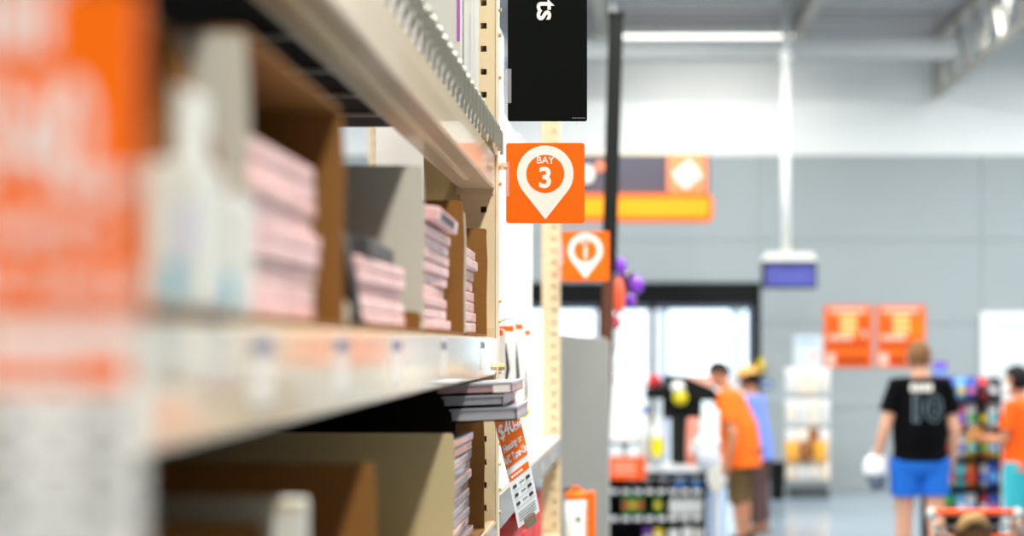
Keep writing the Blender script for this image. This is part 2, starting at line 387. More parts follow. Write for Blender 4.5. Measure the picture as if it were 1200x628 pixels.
# ------------------------------------------------------------------ display bins on the shelves
def bin_(label, D0, D1, zb, zt, depth=.42, near=True, far=True, near_t=None, far_t=None, mo=M_liner, mi=M_kraft, xf=XF-.004, back=True, lid=None, slant=None, far_depth=None):
    r = thing('display_bin', label, 'box', (xf,(D0+D1)/2,zb), group='open cardboard display bins'); o = Vector((xf,(D0+D1)/2,zb)); t = .003
    MB(o).bb(xf-depth,xf,D0,D1,zb,zb+.004).build('bottom_panel', mi, r)
    def side(D, s, top):
        m = MB(o); z1 = top or zt; dep = depth
        if s > 0 and far_depth: dep = far_depth
        prof = [(xf-dep,zb),(xf,zb),(xf-.001,zb+(z1-zb)*.35),(xf+.001,zb+(z1-zb)*.7),(xf-.002,z1-.003),(xf-.006,z1),(xf-dep*.5,z1+.002),(xf-dep,z1)]
        if slant: prof = [(xf-depth,zb),(xf,zb),(xf,slant[1]),(slant[0],z1),(xf-depth,z1)]
        m.cur = 0; m.prism(prof, D if s < 0 else D-t/2, D+t/2 if s < 0 else D)
        p = m.build('side_panel', mo if s < 0 else mi, r)
        m = MB(o); m.prism(prof, D+t/2+.0001 if s < 0 else D-t, D+t if s < 0 else D-t/2-.0001)
        p2 = m.build('liner', mi if s < 0 else mi, p)
        return p
    if near: side(D0,-1,near_t)
    if far: side(D1,1,far_t)
    if lid is not None: MB(o).bb(xf-depth,xf-lid,D0,D1,zt+.001,zt+.004).build('top_panel', mi, r)
    if back: MB(o).bb(xf-depth-.003,xf-depth,D0,D1,zb,zt).build('back_panel', mi, r)
    return r
z1_ = ZB[1]+.001
bin_('dark brown display bin at the left edge, holding white cartons', .80, 1.075, z1_, CZ+.235, slant=(-.345,CZ+.12), lid=.047)
bin_('tall open bin with grey outside and brown inside around the largest pink stack', 1.12, 1.50, z1_, CZ+.245, lid=.004)
bin_('low tray under the pink stack topped by a dark pack', 1.53, 2.05, z1_, z1_+.03)
bin_('bin with the pale grey side panel crossed by a slanting shadow', 2.08, 2.585, z1_, CZ+.262, far_t=CZ+.262)
bin_('narrow brown bin at the end of the shelf against the upright', 2.615, 3.0, z1_, CZ+.245)
z2_ = ZB[2]+.001
bin_('large buff cardboard bin with the broad side panel on the lower shelf', 2.44, 2.95, z2_, CZ-.152, depth=.6, mo=M_kraftl, far_depth=.06)
bin_('brown bin in the middle of the lower shelf', 1.315, 1.69, z2_, CZ-.141, depth=.6)
bin_('nearest brown bin on the lower shelf, mostly hidden by the large orange tag', .95, 1.27, z2_, CZ-.158, depth=.55, xf=XF-.03)

# flat packs
M_pink = [mat('pink wrap %d' % i, c, .35, .14, 30, coat=.3, rgb2=c2) for i,(c,c2) in enumerate([((232,186,184),(240,214,208)),((226,168,166),(238,200,196)),((236,200,198),(220,176,178)),((222,160,152),(240,206,196))])]
M_pband = mat('pack front print', (246,238,234), .25, .1, 60, rgb2=(214,120,116))
M_dkp = mat('charcoal pack', (66,66,68), .45, .1)
M_greyp = [mat('grey foil wrap %d' % i, c, .22, .2, 22, coat=.6, rgb2=c2) for i,(c,c2) in enumerate([((150,150,156),(206,204,206)),((176,160,160),(120,118,124)),((196,180,178),(150,146,150)),((214,196,190),(176,120,112))])]
def pack(name, label, x0,x1,y0,y1,z0,z1,m,mb=M_pband,rot=0,tilt=0,group=None):
    c = Vector(((x0+x1)/2,(y0+y1)/2,z0)); r = thing(name, label, 'package', c, (0,tilt,rot), group)
    w,d,h = (x1-x0)/2,(y1-y0)/2,z1-z0
    MB().bb(-w,w,-d,d,0,h).build('carton', m, r, bevel=min(.003,h*.2))
    if mb: MB().bb(w-.0005,w+.0006,-d*.8,d*.55,h*.22,h*.8).build('front_print', mb, r)
    return r
def stack(where, n, x1, y0, y1, z0, h, depth, mats, name='flat_pack', col='pink wrapped flat pack', jit=.006, group=None, mb=M_pband):
    for k in range(n):
        jx_ = random.uniform(-jit,jit); jy = random.uniform(-.006,.006)
        ords = ORD[k] if k < n-1 else 'topmost'
        pack(name, '%s, %s in the stack %s' % (col,ords,where), x1-depth+jx_, x1+jx_-jit, y0+jy, y1+jy, z0+k*h+.0005, z0+(k+1)*h-.0005, mats[(k*3+n)%len(mats)], mb, rot=random.uniform(-.025,.025), group=group or 'flat packs '+where)
stack('in the tall brown bin', 9, XF-.012, 1.14, 1.44, z1_+.005, .0172, .2, M_pink)
stack('on the low tray', 5, XF-.012, 1.66, 1.98, z1_+.005, .0165, .2, M_pink)
zt_ = z1_+.005+5*.0165
pack('flat_pack','charcoal grey flat pack lying on the pink stack on the low tray', XF-.19,XF-.02,1.69,1.95,zt_,zt_+.024,M_dkp,mb=None,rot=.05)
sp = thing('spacer_post','black upright spacer standing left of the pink stack on the low tray','spacer',(XF-.004,1.60,z1_+.005))
MB().prism([(-.05,0),(-.002,0),(-.008,.05),(-.02,.105),(-.03,.11),(-.05,.11)],-.02,.02).build('board',M_black,sp,bevel=.004); MB().bb(-.05,.0,-.03,.03,0,.006).build('foot',M_black,sp)
stack('beside the slanting shadow panel', 9, XF-.012, 2.13, 2.46, z1_+.005, .0182, .2, M_pink)
zt_ = z1_+.005+9*.0182
pack('flat_pack','pink flat pack with a dark end tilted forward on top of its stack', XF-.18,XF+.004,2.16,2.44,zt_+.012,zt_+.034,M_pink[2],mb=M_dkp,rot=.02,tilt=.12)
stack('by the cream upright', 8, XF-.014, 2.66, 2.93, z1_+.005, .021, .2, M_pink)
stack('in the buff bin below', 11, XF-.016, 2.5, 2.86, z2_+.005, .0188, .22, M_greyp+M_pink[3:], col='foil wrapped flat pack', mb=mat('foil front print',(224,222,224),.15,.1,70,coat=.8,rgb2=(170,96,92)))
# three long trays sticking out over the aisle
M_tray = [mat('silver tray edge',(176,178,186),.25,.08,20,metal=.2), mat('dull silver tray edge',(156,158,168),.3,.08,20,metal=.2), mat('silver tray with red film',(184,180,184),.22,.2,9,metal=.15,rgb2=(190,96,110))]
def tray(label, pl, pr, py0, py1, D, m, rot, endlab=False):
    xa, xb = X(pl,D), X(pr,D); zb, zt = Z(py1,D), Z(py0,D); w = (xb-xa)/2
    r = thing('metal_tray', label, 'tray', ((xa+xb)/2,D,zb), (0,0,0), 'metal trays jutting out below the shelf beam')
    r.rotation_euler = (0,rot,0)
    m_ = MB(); h = zt-zb; L = .27
    m_.bb(-w,w,0,L,0,.003); m_.bb(-w,w,0,.003,0,h); m_.bb(-w,w,L-.003,L,0,h); m_.bb(-w,-w+.003,0,L,0,h); m_.bb(w-.003,w,0,L,0,h)
    m_.build('tray_shell', m, r)
    MB().bb(-w-.002,w+.002,-.004,L+.004,h-.003,h+.001).build('lid', M_tray[1], r)
    if endlab: MB().bb(w-.034,w-.002,-.0052,-.0042,h*.1,h*.8).build('end_label', mat('off white sticker',(222,214,212),.4,.1,80), r)
tray('lowest of the three silver trays, jutting furthest over the aisle', 528, 606, 478.5, 494, 2.62, M_tray[0], -.04)
tray('middle one of the three silver trays, set back with a dull edge', 519, 590, 464, 476.5, 2.62, M_tray[1], -.04)
tray('topmost of the three silver trays, with red film and a white end sticker', 511, 600, 450, 462, 2.62, M_tray[2], -.04, True)

# white cartons in the left bin
M_wbox = mat('white glossy carton',(212,212,204),.35,.03,8); M_cyan = mat('cyan carton print',(96,176,204),.4,.1); M_lil = mat('lilac carton print',(196,196,220),.4,.1)
def carton(label, x0,x1,y0,y1,z0,z1, parts=(), m=M_wbox, name='carton', group=None):
    r = thing(name, label, 'box', ((x0+x1)/2,(y0+y1)/2,z0), group=group); o = Vector(((x0+x1)/2,(y0+y1)/2,z0))
    MB(o).bb(x0,x1,y0,y1,z0,z1).build('body', m, r, bevel=.003)
    for nm,b,mm in parts: MB(o).bb(*b).build(nm, mm, r)
    return r
zz = z1_+.005
D=.83
carton('white carton with cyan mark, right next to the large orange tag', X(168,D),X(236,D),D,D+.05,zz,Z(188,D),[('cyan_mark',(X(196,D),X(213,D),D-.001,D-.0002,Z(352,D),Z(306,D)),M_cyan),('lilac_band',(X(208,D),X(226,D),D-.001,D-.0002,Z(304,D),Z(238,D)),M_lil)])
carton('narrow tall white carton behind the cyan marked ones', X(204,.90),X(224,.90),.895,.94,zz,Z(104,.90),[('flap',(X(206,.9),X(222,.9),.893,.8948,Z(104,.9),Z(112,.9)),M_wbox)])
D=.99
carton('white carton with cyan edge, right in front of the grey bin side', X(238,D),X(276,D),D,D+.05,zz,Z(226,D),[('cyan_mark',(X(262,D),X(275,D),D-.001,D-.0002,Z(358,D),Z(318,D)),M_cyan),('lilac_band',(X(243,D),X(254,D),D-.001,D-.0002,Z(345,D),Z(240,D)),M_lil)])
# things inside lower bins
carton('white carton inside the brown bin at bottom left', X(322,1.30),X(362,1.30),1.285,1.30,z2_+.005,Z(584,1.29),[('top_flap',(X(326,1.3),X(358,1.3),1.284,1.2849,Z(596,1.29),Z(588,1.29)),M_kraftl)])

# upper shelf goods
M_purple = mat('purple stripe',(178,96,186),.4,.05)
D = 2.93
carton('white carton with purple stripe standing on the top shelf', X(497,D),X(541,D),D,D+.12,ZB[0]+.001,CZ+.95,[('purple_stripe',(X(535.5,D),X(539,D),D-.001,D-.0002,Z(48,D),CZ+.95),M_purple)])
carton('white carton between the purple striped carton and the upright', X(541.5,D),X(553,D),D+.02,D+.14,ZB[0]+.001,CZ+.92,[('side_seam',(X(549,D),X(550,D),D+.019,D+.0198,Z(80,D),Z(14,D)),M_lil)])
# bay behind the upright: white cartons, hanging blister packs, red boxes below
for i,(a,b,h_,w) in enumerate([(3.75,4.3,.93,'nearest'),(4.33,4.9,.70,'middle'),(4.93,5.55,.73,'farthest')]):
    carton('%s of the big white cartons standing beyond the bay sign' % w, XF-(.375 if i == 0 else .3),XF-.085,a,b,CZ-.335-.053*(a-3.21)/2.82+.002,CZ+h_,[('tape',(XF-.2,XF-.17,a-.001,a-.0002,CZ+.2,CZ+h_),M_lil),('shelf_label',(XF-.0849,XF-.0842,a+.1,a+.3,CZ+h_-.3,CZ+h_-.15),M_wallw)], m=mat('bright white carton',(250,250,248),.5,.01), group='white cartons in the far bay')
M_blis = mat('clear white blister card',(245,244,240),.3,.03); M_tool = mat('black tool grip',(40,40,42),.5); M_orng = mat('orange print',(252,98,12),.45,.03,6); M_yg = mat('yellow green grip',(196,200,60),.5)
for i,(D,px_,py0,py1,w) in enumerate([(3.62,597,385,470,'nearest'),(3.95,609,380,462,'second'),(4.3,618,378,470,'third'),(4.62,625,385,490,'last')]):
    x0 = XF-.07; r = thing('blister_pack','%s hanging white blister pack with black tool and orange top in the far bay' % w,'package',(x0,D,Z(py1,D)),group='hanging blister packs in the far bay'); o = Vector((x0,D,Z(py1,D)))
    xl, xr = X(px_-9,D), X(px_+9,D); xl = XF-.08; xr = XF-.02
    MB(o).prism(rrect(xl,xr,Z(py1,D),Z(py0,D),.008),D,D+.004).build('card',M_blis,r)
    MB(o).bb(xl+.006,xr-.006,D-.001,D-.0002,Z(py0+8,D),Z(py0+2,D)).build('header_print',M_orng,r)
    MB(o).tube([(x0+.02,D-.008,Z(py1-8,D)),(x0+.03,D-.012,Z(py1-30,D)),(x0+.022,D-.008,Z(py0+22,D))],[.003,.005,.002],8).build('tool',M_tool,r)
    if i == 3: MB(o).tube([(x0+.02,D-.01,Z(py1-2,D)),(x0+.034,D-.012,Z(py1-12,D))],.011,8).build('tool_grip',M_yg,r)
    MB(o).tube([(x0+.02,D+.005,Z(py0,D)+.01),(x0-.02,D+.005,Z(py0,D)+.012)],.003,6).build('peg_hook',M_wire,r)
M_red = mat('red carton',(206,40,36),.45,.06)
for i,(a,b,h_,w) in enumerate([(3.5,3.9,.20,'nearest'),(3.95,4.35,.26,'second'),(4.4,4.8,.22,'third'),(4.85,5.3,.26,'farthest')]):
    carton('%s red carton on the lowest shelf of the far bay' % w, XF-.3,XF-.03,a,b,CZ-.799,CZ-.799+h_,[('white_panel',(XF-.0299,XF-.0292,a+.05,b-.05,CZ-.78,CZ-.74),M_wbox)],m=M_red,group='red cartons in the far bay')
for i,(a,b,h_,w) in enumerate([(3.6,4.2,.17,'nearer'),(4.42,4.78,.17,'farther')]):
    carton('%s white carton lying on the red cartons in the far bay' % w, XF-.28,XF-.09,a,b,CZ-.799+.262,CZ-.799+.262+.09,[('end_label',(XF-.2,XF-.1,a-.001,a-.0002,CZ-.52,CZ-.47),M_lil)])

# ------------------------------------------------------------------ signs
M_osign = mat('orange sign face',(255,104,0),.45,.02,4); M_pin = mat('off white sign print',(240,236,226),.45,.02); M_bsign = mat('black sign face',(6,9,6),.7,.15,200,spec=.08)
M_clear = mat('clear plastic clip',(225,225,232),.15,.02,alpha=.35)
def bay_sign(label, px0,px1,py0,py1,D,num,group='orange bay marker signs'):
    x0,x1,z0,z1 = X(px0,D),X(px1,D),Z(py1,D),Z(py0,D); c = Vector(((x0+x1)/2,D,z0)); s = (x1-x0)
    r = thing('bay_sign', label, 'sign', c, group=group)
    h = z1-z0
    MB().prism(rrect(-s/2,s/2,0,h,.006),0,.003).build('panel',M_osign,r)
    cx, cz, R = s*.0, h*.615, s*.36
    # map-pin outline
    tipz = h*.045; d = cz-tipz; a = math.asin(R/d); pts = []
    a0 = -a; n = 40
    for k in range(n+1):
        t = a0+(PI+2*a)*k/n; pts.append((cx+R*math.cos(t), cz+R*math.sin(t)))
    pts.append((cx,tipz))
    MB().prism(pts,-.0008,-.0001).build('pin',M_pin,r)
    ri = s*.242
    MB().prism([(cx+ri*math.cos(2*PI*k/36),cz+ri*math.sin(2*PI*k/36)) for k in range(36)],-.0014,-.0009).build('pin_disc',M_osign,r)
    text('word_bay','BAY',s*.125,M_pin,r,(cx,-.0018,cz+s*.168),weight=s*.0012,thick=.0003)
    text('bay_number',num,s*.36,M_pin,r,(cx,-.0018,cz-s*.062),weight=s*.010,thick=.0003)
    MB().bb(-s/2-.010,-s/2+.007,-.0035,.0045,h*.33,h*.76).build('clip',M_clear,r)
    MB().tube([(-s/2-.004,.002,h*.70),(-s/2+.002,.002,h*.70)],.007,8).build('clip_pin',M_bolt,r)
    return r
bay_sign('orange bay marker with white pin reading bay 3, in sharp focus on the upright',593,685,167.5,261.5,3.115,'3')
bay_sign('smaller orange bay marker with white pin reading bay 1, farther down the aisle',658,714,271,329,5.98,'1')
D = 3.11; x0,x1 = X(595,D),X(688,D); zb = Z(142,D)
r = thing('aisle_sign','tall black aisle sign with white vertical lettering above the bay marker','sign',((x0+x1)/2,D,zb)); w = (x1-x0)/2
MB().prism(rrect(-w,w,0,.62,.005),0,.003).build('panel',M_bsign,r)
text('lettering','ts',.062,M_pin,r,(X(640,D)-(x0+x1)/2,-.001,Z(12.5,D)-zb),rot=(PI/2,PI/2,0),weight=.0013)
for k in range(9): MB().bb(w-.032+.0032*k,w-.0302+.0032*k,-.0006,-.0001,.0062,.0078).build('small_print',mat('grey small print',(170,172,168),.5),r)
MB().bb(-w-.006,-w+.008,-.003,.006,Z(121,D)-zb,Z(81,D)-zb).build('clip',M_clear,r)

# hanging price tags
M_tagw = mat('white tag paper',(240,242,242),.5,.02); M_tago = mat('orange tag print',(252,112,0),.5,.03,8); M_ink = mat('black print',(60,62,66),.6)
def tune_tag(label, loc, rot, clip_up, bend=0.0, big=False):
    r = thing('price_tag', label, 'tag', loc, rot, 'orange and white hanging tags'); w = .0375
    def sheet(x0,x1,z0,z1,y):               # thin bowed sheet
        m = MB(); n = 6; vs = []
        for k in range(n+1):
            z = z0+(z1-z0)*k/n; b = bend*(z**2)*8
            vs += [(x0,y+b,z),(x1,y+b,z),(x1,y+b+.0005,z),(x0,y+b+.0005,z)]
        fs = [(0,1,2,3),(4*n+3,4*n+2,4*n+1,4*n)]
        for k in range(n):
            for i in range(4): fs.append((4*k+i,4*k+(i+1)%4,4*k+4+(i+1)%4,4*k+4+i))
        return m.add(vs,fs)
    sheet(-w,w,-.137,.152,0).build('card',M_tagw,r)
    sheet(-w,w,.0,.152,-.0008).build('orange_field',M_tago,r)
    sheet(-w+.004,w-.006,-.030,-.0145,-.0008).build('orange_band',M_tago,r)
    by = lambda z: bend*(z*z)*8-.0014
    text('price_text','$40',.074 if big else .046,M_tagw,r,(-.010,by(.08),.08),weight=.0012 if big else .0002,sx=.46 if big else .72)
    if big:
        for k in range(4): MB().bb(-.036+.009*k,-.030+.009*k,by(.13)-.0002,by(.13),.122,.150).build('headline_stroke',M_tagw,r)
    text('off_text','OFF',.018,M_tagw,r,(.024,by(.06),.060 if big else .070),weight=.0005,sx=.72)
    text('offer_text','Heating or',.0225,M_tagw,r,(-.003,by(.043),.043),weight=.0002,sx=.62)
    text('offer_text','A/C Tune-Up',.0245,M_tagw,r,(-.002,by(.018),.017),weight=.0002,sx=.56)
    for k in range(5): MB().bb(-w+.009+.008*k,-w+.015+.008*k,by(-.022)-.0002,by(-.022),-.0245,-.0195).build('band_print',M_tagw,r)
    for j in range(3):
        z = -.045-.02*j
        for x0,x1,hh in ((-.030,-.018,.007),(-.008,.008,.002),(.014,.027,.007)):
            MB().bb(x0,x1,by(z)-.0002,by(z),z-hh/2,z+hh/2).build('table_print',M_ink,r)
        MB().bb(-.031,.031,by(z)-.0002,by(z),z-.0103,z-.0098).build('table_rule',M_ink,r)
    for j in range(4):
        z = -.106-.006*j; MB().bb(-.03,.028,by(z)-.0002,by(z),z-.001,z+.001).build('fine_print',mat('grey fine print',(150,152,154),.6),r)
    MB().bb(-.009,.009,.001,.0025,.14,clip_up).build('hanger_strip',M_clear,r)
    MB().bb(-.016,.016,-.003,.004,-.150,-.128).build('bottom_clip',mat('brushed clip',(150,130,110),.3,.1,metal=.6),r)
    return r
tune_tag('large blurred orange and white tag hanging at the left edge, nearest the camera', (-.2595,.646,Z(376,.646)), (0,0,0), .30, big=True)
tune_tag('small slanted orange and white tag hanging below the silver trays', (X(606,2.93),2.93,Z(541,2.93)), (math.radians(4),math.radians(-23),math.radians(54)), .166, .02)

# ================================================================== MIDDLE DISTANCE
M_greyp_ = mat('grey end panel paint',(150,153,150),.5,.04,6)
D = 6.75; x0,x1 = X(655,D),X(713,D); zt = Z(396,D)
r = thing('end_panel','tall plain grey end panel standing just past the last upright','panel',((x0+x1)/2,D,0)); o=Vector(((x0+x1)/2,D,0))
MB(o).prism([(x0,0),(x1,0),(x1,zt-.012),(x1-.012,zt),(x0+.09,zt+.008),(x0,zt+.02)],D,D+.03).build('board',M_greyp_,r,bevel=.004)
MB(o).bb(x0,x0+.025,D+.03,D+.45,0,zt-.02).build('side_return',M_greyp_,r); MB(o).bb(x1-.025,x1,D+.03,D+.45,0,zt-.02).build('side_return',M_greyp_,r)
MB(o).bb(x0-.01,x1+.01,D-.02,D+.47,0,.05).build('plinth',M_black,r)
# orange and white canister on a ledge in front of it
D = 6.3; zb = Z(660,D)
r = thing('canister','white canister with orange lid and orange side grip before the grey end panel','canister',(X(677,D),D,zb)); o = Vector((0,0,0))
M_can = mat('white canister plastic',(226,226,220),.4,.03); M_cano = mat('orange canister plastic',(255,112,10),.4,.04)
rr = (X(688,D)-X(662,D))/2; h = Z(584,D)-zb; cx = X(675,D)-X(677,D)
MB().lathe([(0,0),(rr*.95,0),(rr,.01),(rr,h)],(cx,0,0),20).build('body',M_can,r,smooth=True)
MB().lathe([(rr*1.04,h),(rr*1.06,h+.01),(rr*1.04,h+.025),(rr*.7,h+.034),(0,h+.034)],(cx,0,0),20).build('lid',M_cano,r,smooth=True)
MB().lathe([(.02,h+.034),(.022,h+.05),(.015,h+.054),(0,h+.054)],(cx+.0,0,0),14).build('cap',mat('dark orange cap',(214,84,30),.4),r)
MB().tube([(cx-.01,0,h+.036),(cx-rr*1.1,-.01,h+.036)],.008,8).build('spout',M_black,r)
gx0 = X(688,D)-X(677,D)+.003; MB().prism(rrect(gx0,gx0+X(697,D)-X(688,D),0,h+.03,.008),-.03,.03).build('side_grip',M_cano,r)
MB().prism([(cx+.012+.015*math.cos(2*PI*k/16),h*.7+.015*math.sin(2*PI*k/16)) for k in range(16)],-rr-.001,-rr+.004).build('emblem',mat('grey green emblem',(120,140,122),.5),r)
lr = thing('wall_ledge','small grey ledge under the orange and white canister','ledge',(X(677,D),D,0)); MB().bb(-.11,.11,-.10,.10,zb-.012,zb-.0005).build('board',M_greyp_,lr); 
for sx in (-.09,.09): MB().bb(sx-.01,sx+.01,-.09,.09,0,zb-.012).build('leg',M_greyp_,lr)
# dark leaning post
D = 7.6
r = thing('sign_post','tall thin dark post rising behind the bay 1 marker','post',(X(709,D),D,0)); 
a = Vector((X(700,D),D,0)); b = P(722,18,D); w = .055
m = MB(); q0 = a-Vector((X(709,D),D,0)); q1 = b-Vector((X(709,D),D,0)); mid = q0.lerp(q1,.62)
M_post = mat('dark green black post',(14,20,16),.5,.1,spec=.2); M_postb = mat('brown lower post sleeve',(96,58,44),.6,.1)
MB().tube([mid,q1],w,4,side=(1,1,0)).build('upper_post',M_post,r); MB().tube([q0,mid],w*.8,4,side=(1,1,0)).build('lower_post',M_postb,r)
MB().lathe([(.16,0),(.16,.015),(.05,.03),(0,.03)],(q0.x,0,0),16).build('foot',M_black,r); MB().box(q1,(.09,.09,.02)).build('top_cap',M_post,r)
# foil balloons and streamer next to the post
V0, V1 = a.copy(), b.copy()
def balloon(label, px_,py,D,rx,rz,m):
    c = P(px_,py,D); r = thing('foil_balloon',label,'balloon',c-Vector((0,0,rz)),group='foil balloons by the dark post')
    MB().ell((0,0,rz),(rx,rx*.55,rz),14,10).build('skin',m,r,smooth=True)
    MB().lathe([(.004,-.02),(.014,-.03),(0,-.03)],(0,0,.03),8).build('neck',m,r); pz = max(1.3,c.z-.5); pp = V0.lerp(V1,pz/V1.z)+Vector((.03,-.01,0)); MB().tube([(0,0,.0),(-.01,-.01,-.15),pp-(c-Vector((0,0,rz)))],.003,5).build('ribbon',M_wire,r)
M_pur = mat('purple foil',(126,60,190),.3,.1,5); M_pdk = mat('dark plum foil',(52,30,66),.35,.2,5); M_cor = mat('coral red foil',(250,96,60),.35,.08); M_crim = mat('crimson foil',(200,40,80),.35,.08)
balloon('small purple foil balloon highest beside the post',727,312,7.9,.035,.05,M_pur)
balloon('dark plum foil balloon in the middle of the bunch',733,328,8.0,.06,.06,M_pdk)
balloon('purple foil balloon at the right of the bunch',746,334,7.9,.042,.05,M_pur)
balloon('small purple foil balloon lowest in the bunch',738,353,8.1,.038,.042,M_pur)
balloon('long coral red foil balloon beside the post',725,347,7.8,.034,.10,M_cor)
balloon('small crimson foil balloon below the coral one',722,378,7.8,.028,.04,M_crim)

# hanging checkout sign
D = 15.0; xs0,xs1 = X(640,D),X(831,D); zA,zB_,zC = Z(181,D),Z(228,D),Z(260,D)
r = thing('checkout_sign','hanging dark sign with lit orange lower band and square orange logo','sign',((xs0+xs1)/2,D,zC)); o = Vector(((xs0+xs1)/2,D,zC))
MB(o).bb(xs0,xs1,D,D+.08,zB_,zA).build('dark_panel',mat('dusk grey sign face',(86,82,92),.5,.05),r)
MB(o).bb(xs0,xs1,D-.0,D+.08,zA+.001,zA+.02).build('glow_band',mat('painted cream glow',(246,226,180),.4,.03),r)  # cream strip painted for the warm glow along the sign top
M_box = mat('orange light box rim',(255,112,26),.4,.03,emit=.15); M_boxc = mat('amber light box face',(255,160,22),.4,.04,3,emit=.45)
MB(o).prism(rrect(xs0,X(835,D),zC,zB_,.06),D-.06,D+.1).build('light_box',M_box,r)
MB(o).prism(rrect(xs0+.06,X(830,D),zC+.05,zB_-.05,.04),D-.07,D-.0601).build('light_box_face',M_boxc,r)
lx0,lx1 = X(782,D),X(828,D); M_logo = mat('logo orange',(252,140,92),.4,.05)
lg = MB(o).prism(rrect(lx0,lx1,zB_+.01,zA-.01,.05),D-.02,D-.001).build('logo_square',M_logo,r)
# white stencil lettering leaning across the square, three broken rows
lc = Vector(((lx0+lx1)/2,0,(zA+zB_)/2)); R_ = Matrix.Rotation(math.radians(-38),4,'Y')
for dx,dz,ww,hh in ((-.085,.075,.06,.07),(0,.075,.06,.07),(.085,.075,.06,.07),(-.10,-.005,.06,.075),(-.03,-.005,.05,.075),(.035,-.005,.05,.075),(.10,-.005,.05,.075),(-.08,-.085,.06,.07),(0,-.085,.06,.07),(.085,-.085,.06,.07)):
    MB(o).bb(dx-ww/2,dx+ww/2,D-.026,D-.0205,dz-hh/2,dz+hh/2,M=Matrix.Translation(lc) @ R_).build('logo_stroke',M_pin,r)
for px_,rz_ in ((688,.09),(703,.055)):
    c = P(px_,204 if px_ == 688 else 195,D); MB(o).prism([(c.x+rz_*.8*math.cos(2*PI*k/20),c.z+rz_*math.sin(2*PI*k/20)) for k in range(20)],D-.01,D-.001).build('sign_figure',M_pin if px_ == 688 else M_logo,r)
for xx in (X(652,D),X(718,D)): MB(o).cyl((xx,D+.04,zA+.02),(xx,D+.04,CEIL),.008,6).build('hanger',M_steelw,r)
# monitor on a ceiling pole
D = 16.0; c = P(925,300,D)
r = thing('ceiling_monitor','small monitor with blue screen hanging on a white ceiling pole','monitor',(c.x,D,Z(338,D))); o = Vector((c.x,D,Z(338,D)))
MB(o).tube([(P(922,300,D).x,D+.1,Z(304,D)),(P(922,60,D).x,D+.1,Z(62,D))],.05,12).build('pole',M_white_paint,r,smooth=True)
MB(o).ell((P(922,60,D).x,D+.1,Z(64,D)),(.075,.075,.075)).build('pole_mount',M_white_paint,r,smooth=True)
MB(o).bb(P(918,60,D).x,P(926,60,D).x,D+.06,D+.14,Z(60,D),CEIL).build('mount_bracket',M_steelw,r)
MB(o).prism([(X(893,D),Z(306,D)),(X(957,D),Z(306,D)),(X(952,D),Z(296,D)),(X(898,D),Z(296,D))],D-.08,D+.22).build('top_housing',mat('pale monitor housing',(222,220,210),.5),r)
MB(o).bb(X(893,D),X(957,D),D-.02,D+.1,Z(338,D),Z(306.5,D)).build('bezel',mat('dark bezel',(40,42,52),.4),r,bevel=.01)
MB(o).bb(X(897,D),X(954,D),D-.026,D-.021,Z(335,D),Z(309,D)).build('screen',mat('blue screen',(34,40,104),.3,.5,3.0,emit=.6,rgb2=(104,108,190)),r)
# wall posters
def poster(label, px0, px1, py0, py1, var):
    D = WD-.04; x0,x1,z0,z1 = X(px0,D),X(px1,D),Z(py1,D),Z(py0,D); r = thing('wall_poster',label,'poster',((x0+x1)/2,D,z0),group='orange posters on the grey wall'); o = Vector(((x0+x1)/2,D,z0)); w = x1-x0; h = z1-z0
    def q(nm,u0,u1,v0,v1,m,dy=.002): MB(o).bb(x0+u0*w,x0+u1*w,D-dy-.001,D-.0002-dy+.0015,z0+v0*h,z0+v1*h).build(nm,m,r)
    MB(o).bb(x0,x1,D,D+.014,z0,z1).build('sheet',mat('poster orange',(250,104,26),.55,.06,4),r)
    pal = mat('pale peach print',(255,206,186),.5); cr = mat('cream yellow print',(252,208,128),.5); dk = mat('deep red brown print',(150,44,16),.5); bl = mat('blackish print',(70,50,54),.5); br = mat('bright orange print',(255,122,14),.5)
    for k in range(7): q('headline_stroke',.12+.11*k,.2+.11*k,.88,.96,pal)
    for k in range(3):
        for j in range(3): q('figure_block',.34+.115*k,.44+.115*k,.54+.11*j,.63+.11*j,cr)
    q('arrow_shaft',.06,.26,.665,.69,bl); MB(o).prism([(x0+.24*w,z0+.62*h),(x0+.31*w,z0+.677*h),(x0+.24*w,z0+.735*h)],D-.003,D-.001).build('arrow_head',bl,r)
    if var: MB(o).prism([(x0+(.84+.13*math.cos(2*PI*k/18))*w,z0+(.64+.15*math.sin(2*PI*k/18))*h) for k in range(18)],D-.003,D-.001).build('round_badge',br,r)
    else: q('side_figure',.73,.92,.42,.78,mat('red orange print',(240,84,14),.5)); q('side_mark',.8,.87,.48,.60,pal,.004)
    for k in range(9): q('caption_stroke',.06+.098*k,.14+.098*k,.33,.40,dk)
    for k in range(11): q('small_stroke',.26+.062*k,.305+.062*k,.05,.17,dk)
    q('corner_mark',.05,.22,.03,.22,pal)
    for k in range(5): q('offer_stroke',.10+.1*k,.18+.1*k,.44,.52,pal)
poster('orange poster with cream figures, left of the pair',966,1022,358,430,0)
poster('orange poster with round bright badge, right of the pair behind the man',1028,1084,358,430,1)
D = WD-.04
r = thing('wall_notice','pale blue white notice on the grey wall left of the orange posters','notice',(X(947,D),D,Z(430,D))); o = Vector((X(947,D),D,Z(430,D)))
MB(o).bb(X(930,D),X(964,D),D,D+.014,Z(430,D),Z(393,D)).build('sheet',mat('pale blue paper',(222,232,238),.5,.05,4),r)
MB(o).bb(X(946,D),X(960,D),D-.003,D-.0005,Z(424,D),Z(410,D)).build('picture',mat('blush print',(236,214,214),.5),r); MB(o).bb(X(933,D),X(958,D),D-.003,D-.0005,Z(402,D),Z(398,D)).build('title',mat('sky blue print',(170,196,220),.5),r)
r = thing('wall_sign','small blue sign on the grey wall right of the entrance','sign',(X(898,D),D,Z(456,D))); o = Vector((X(898,D),D,Z(456,D)))
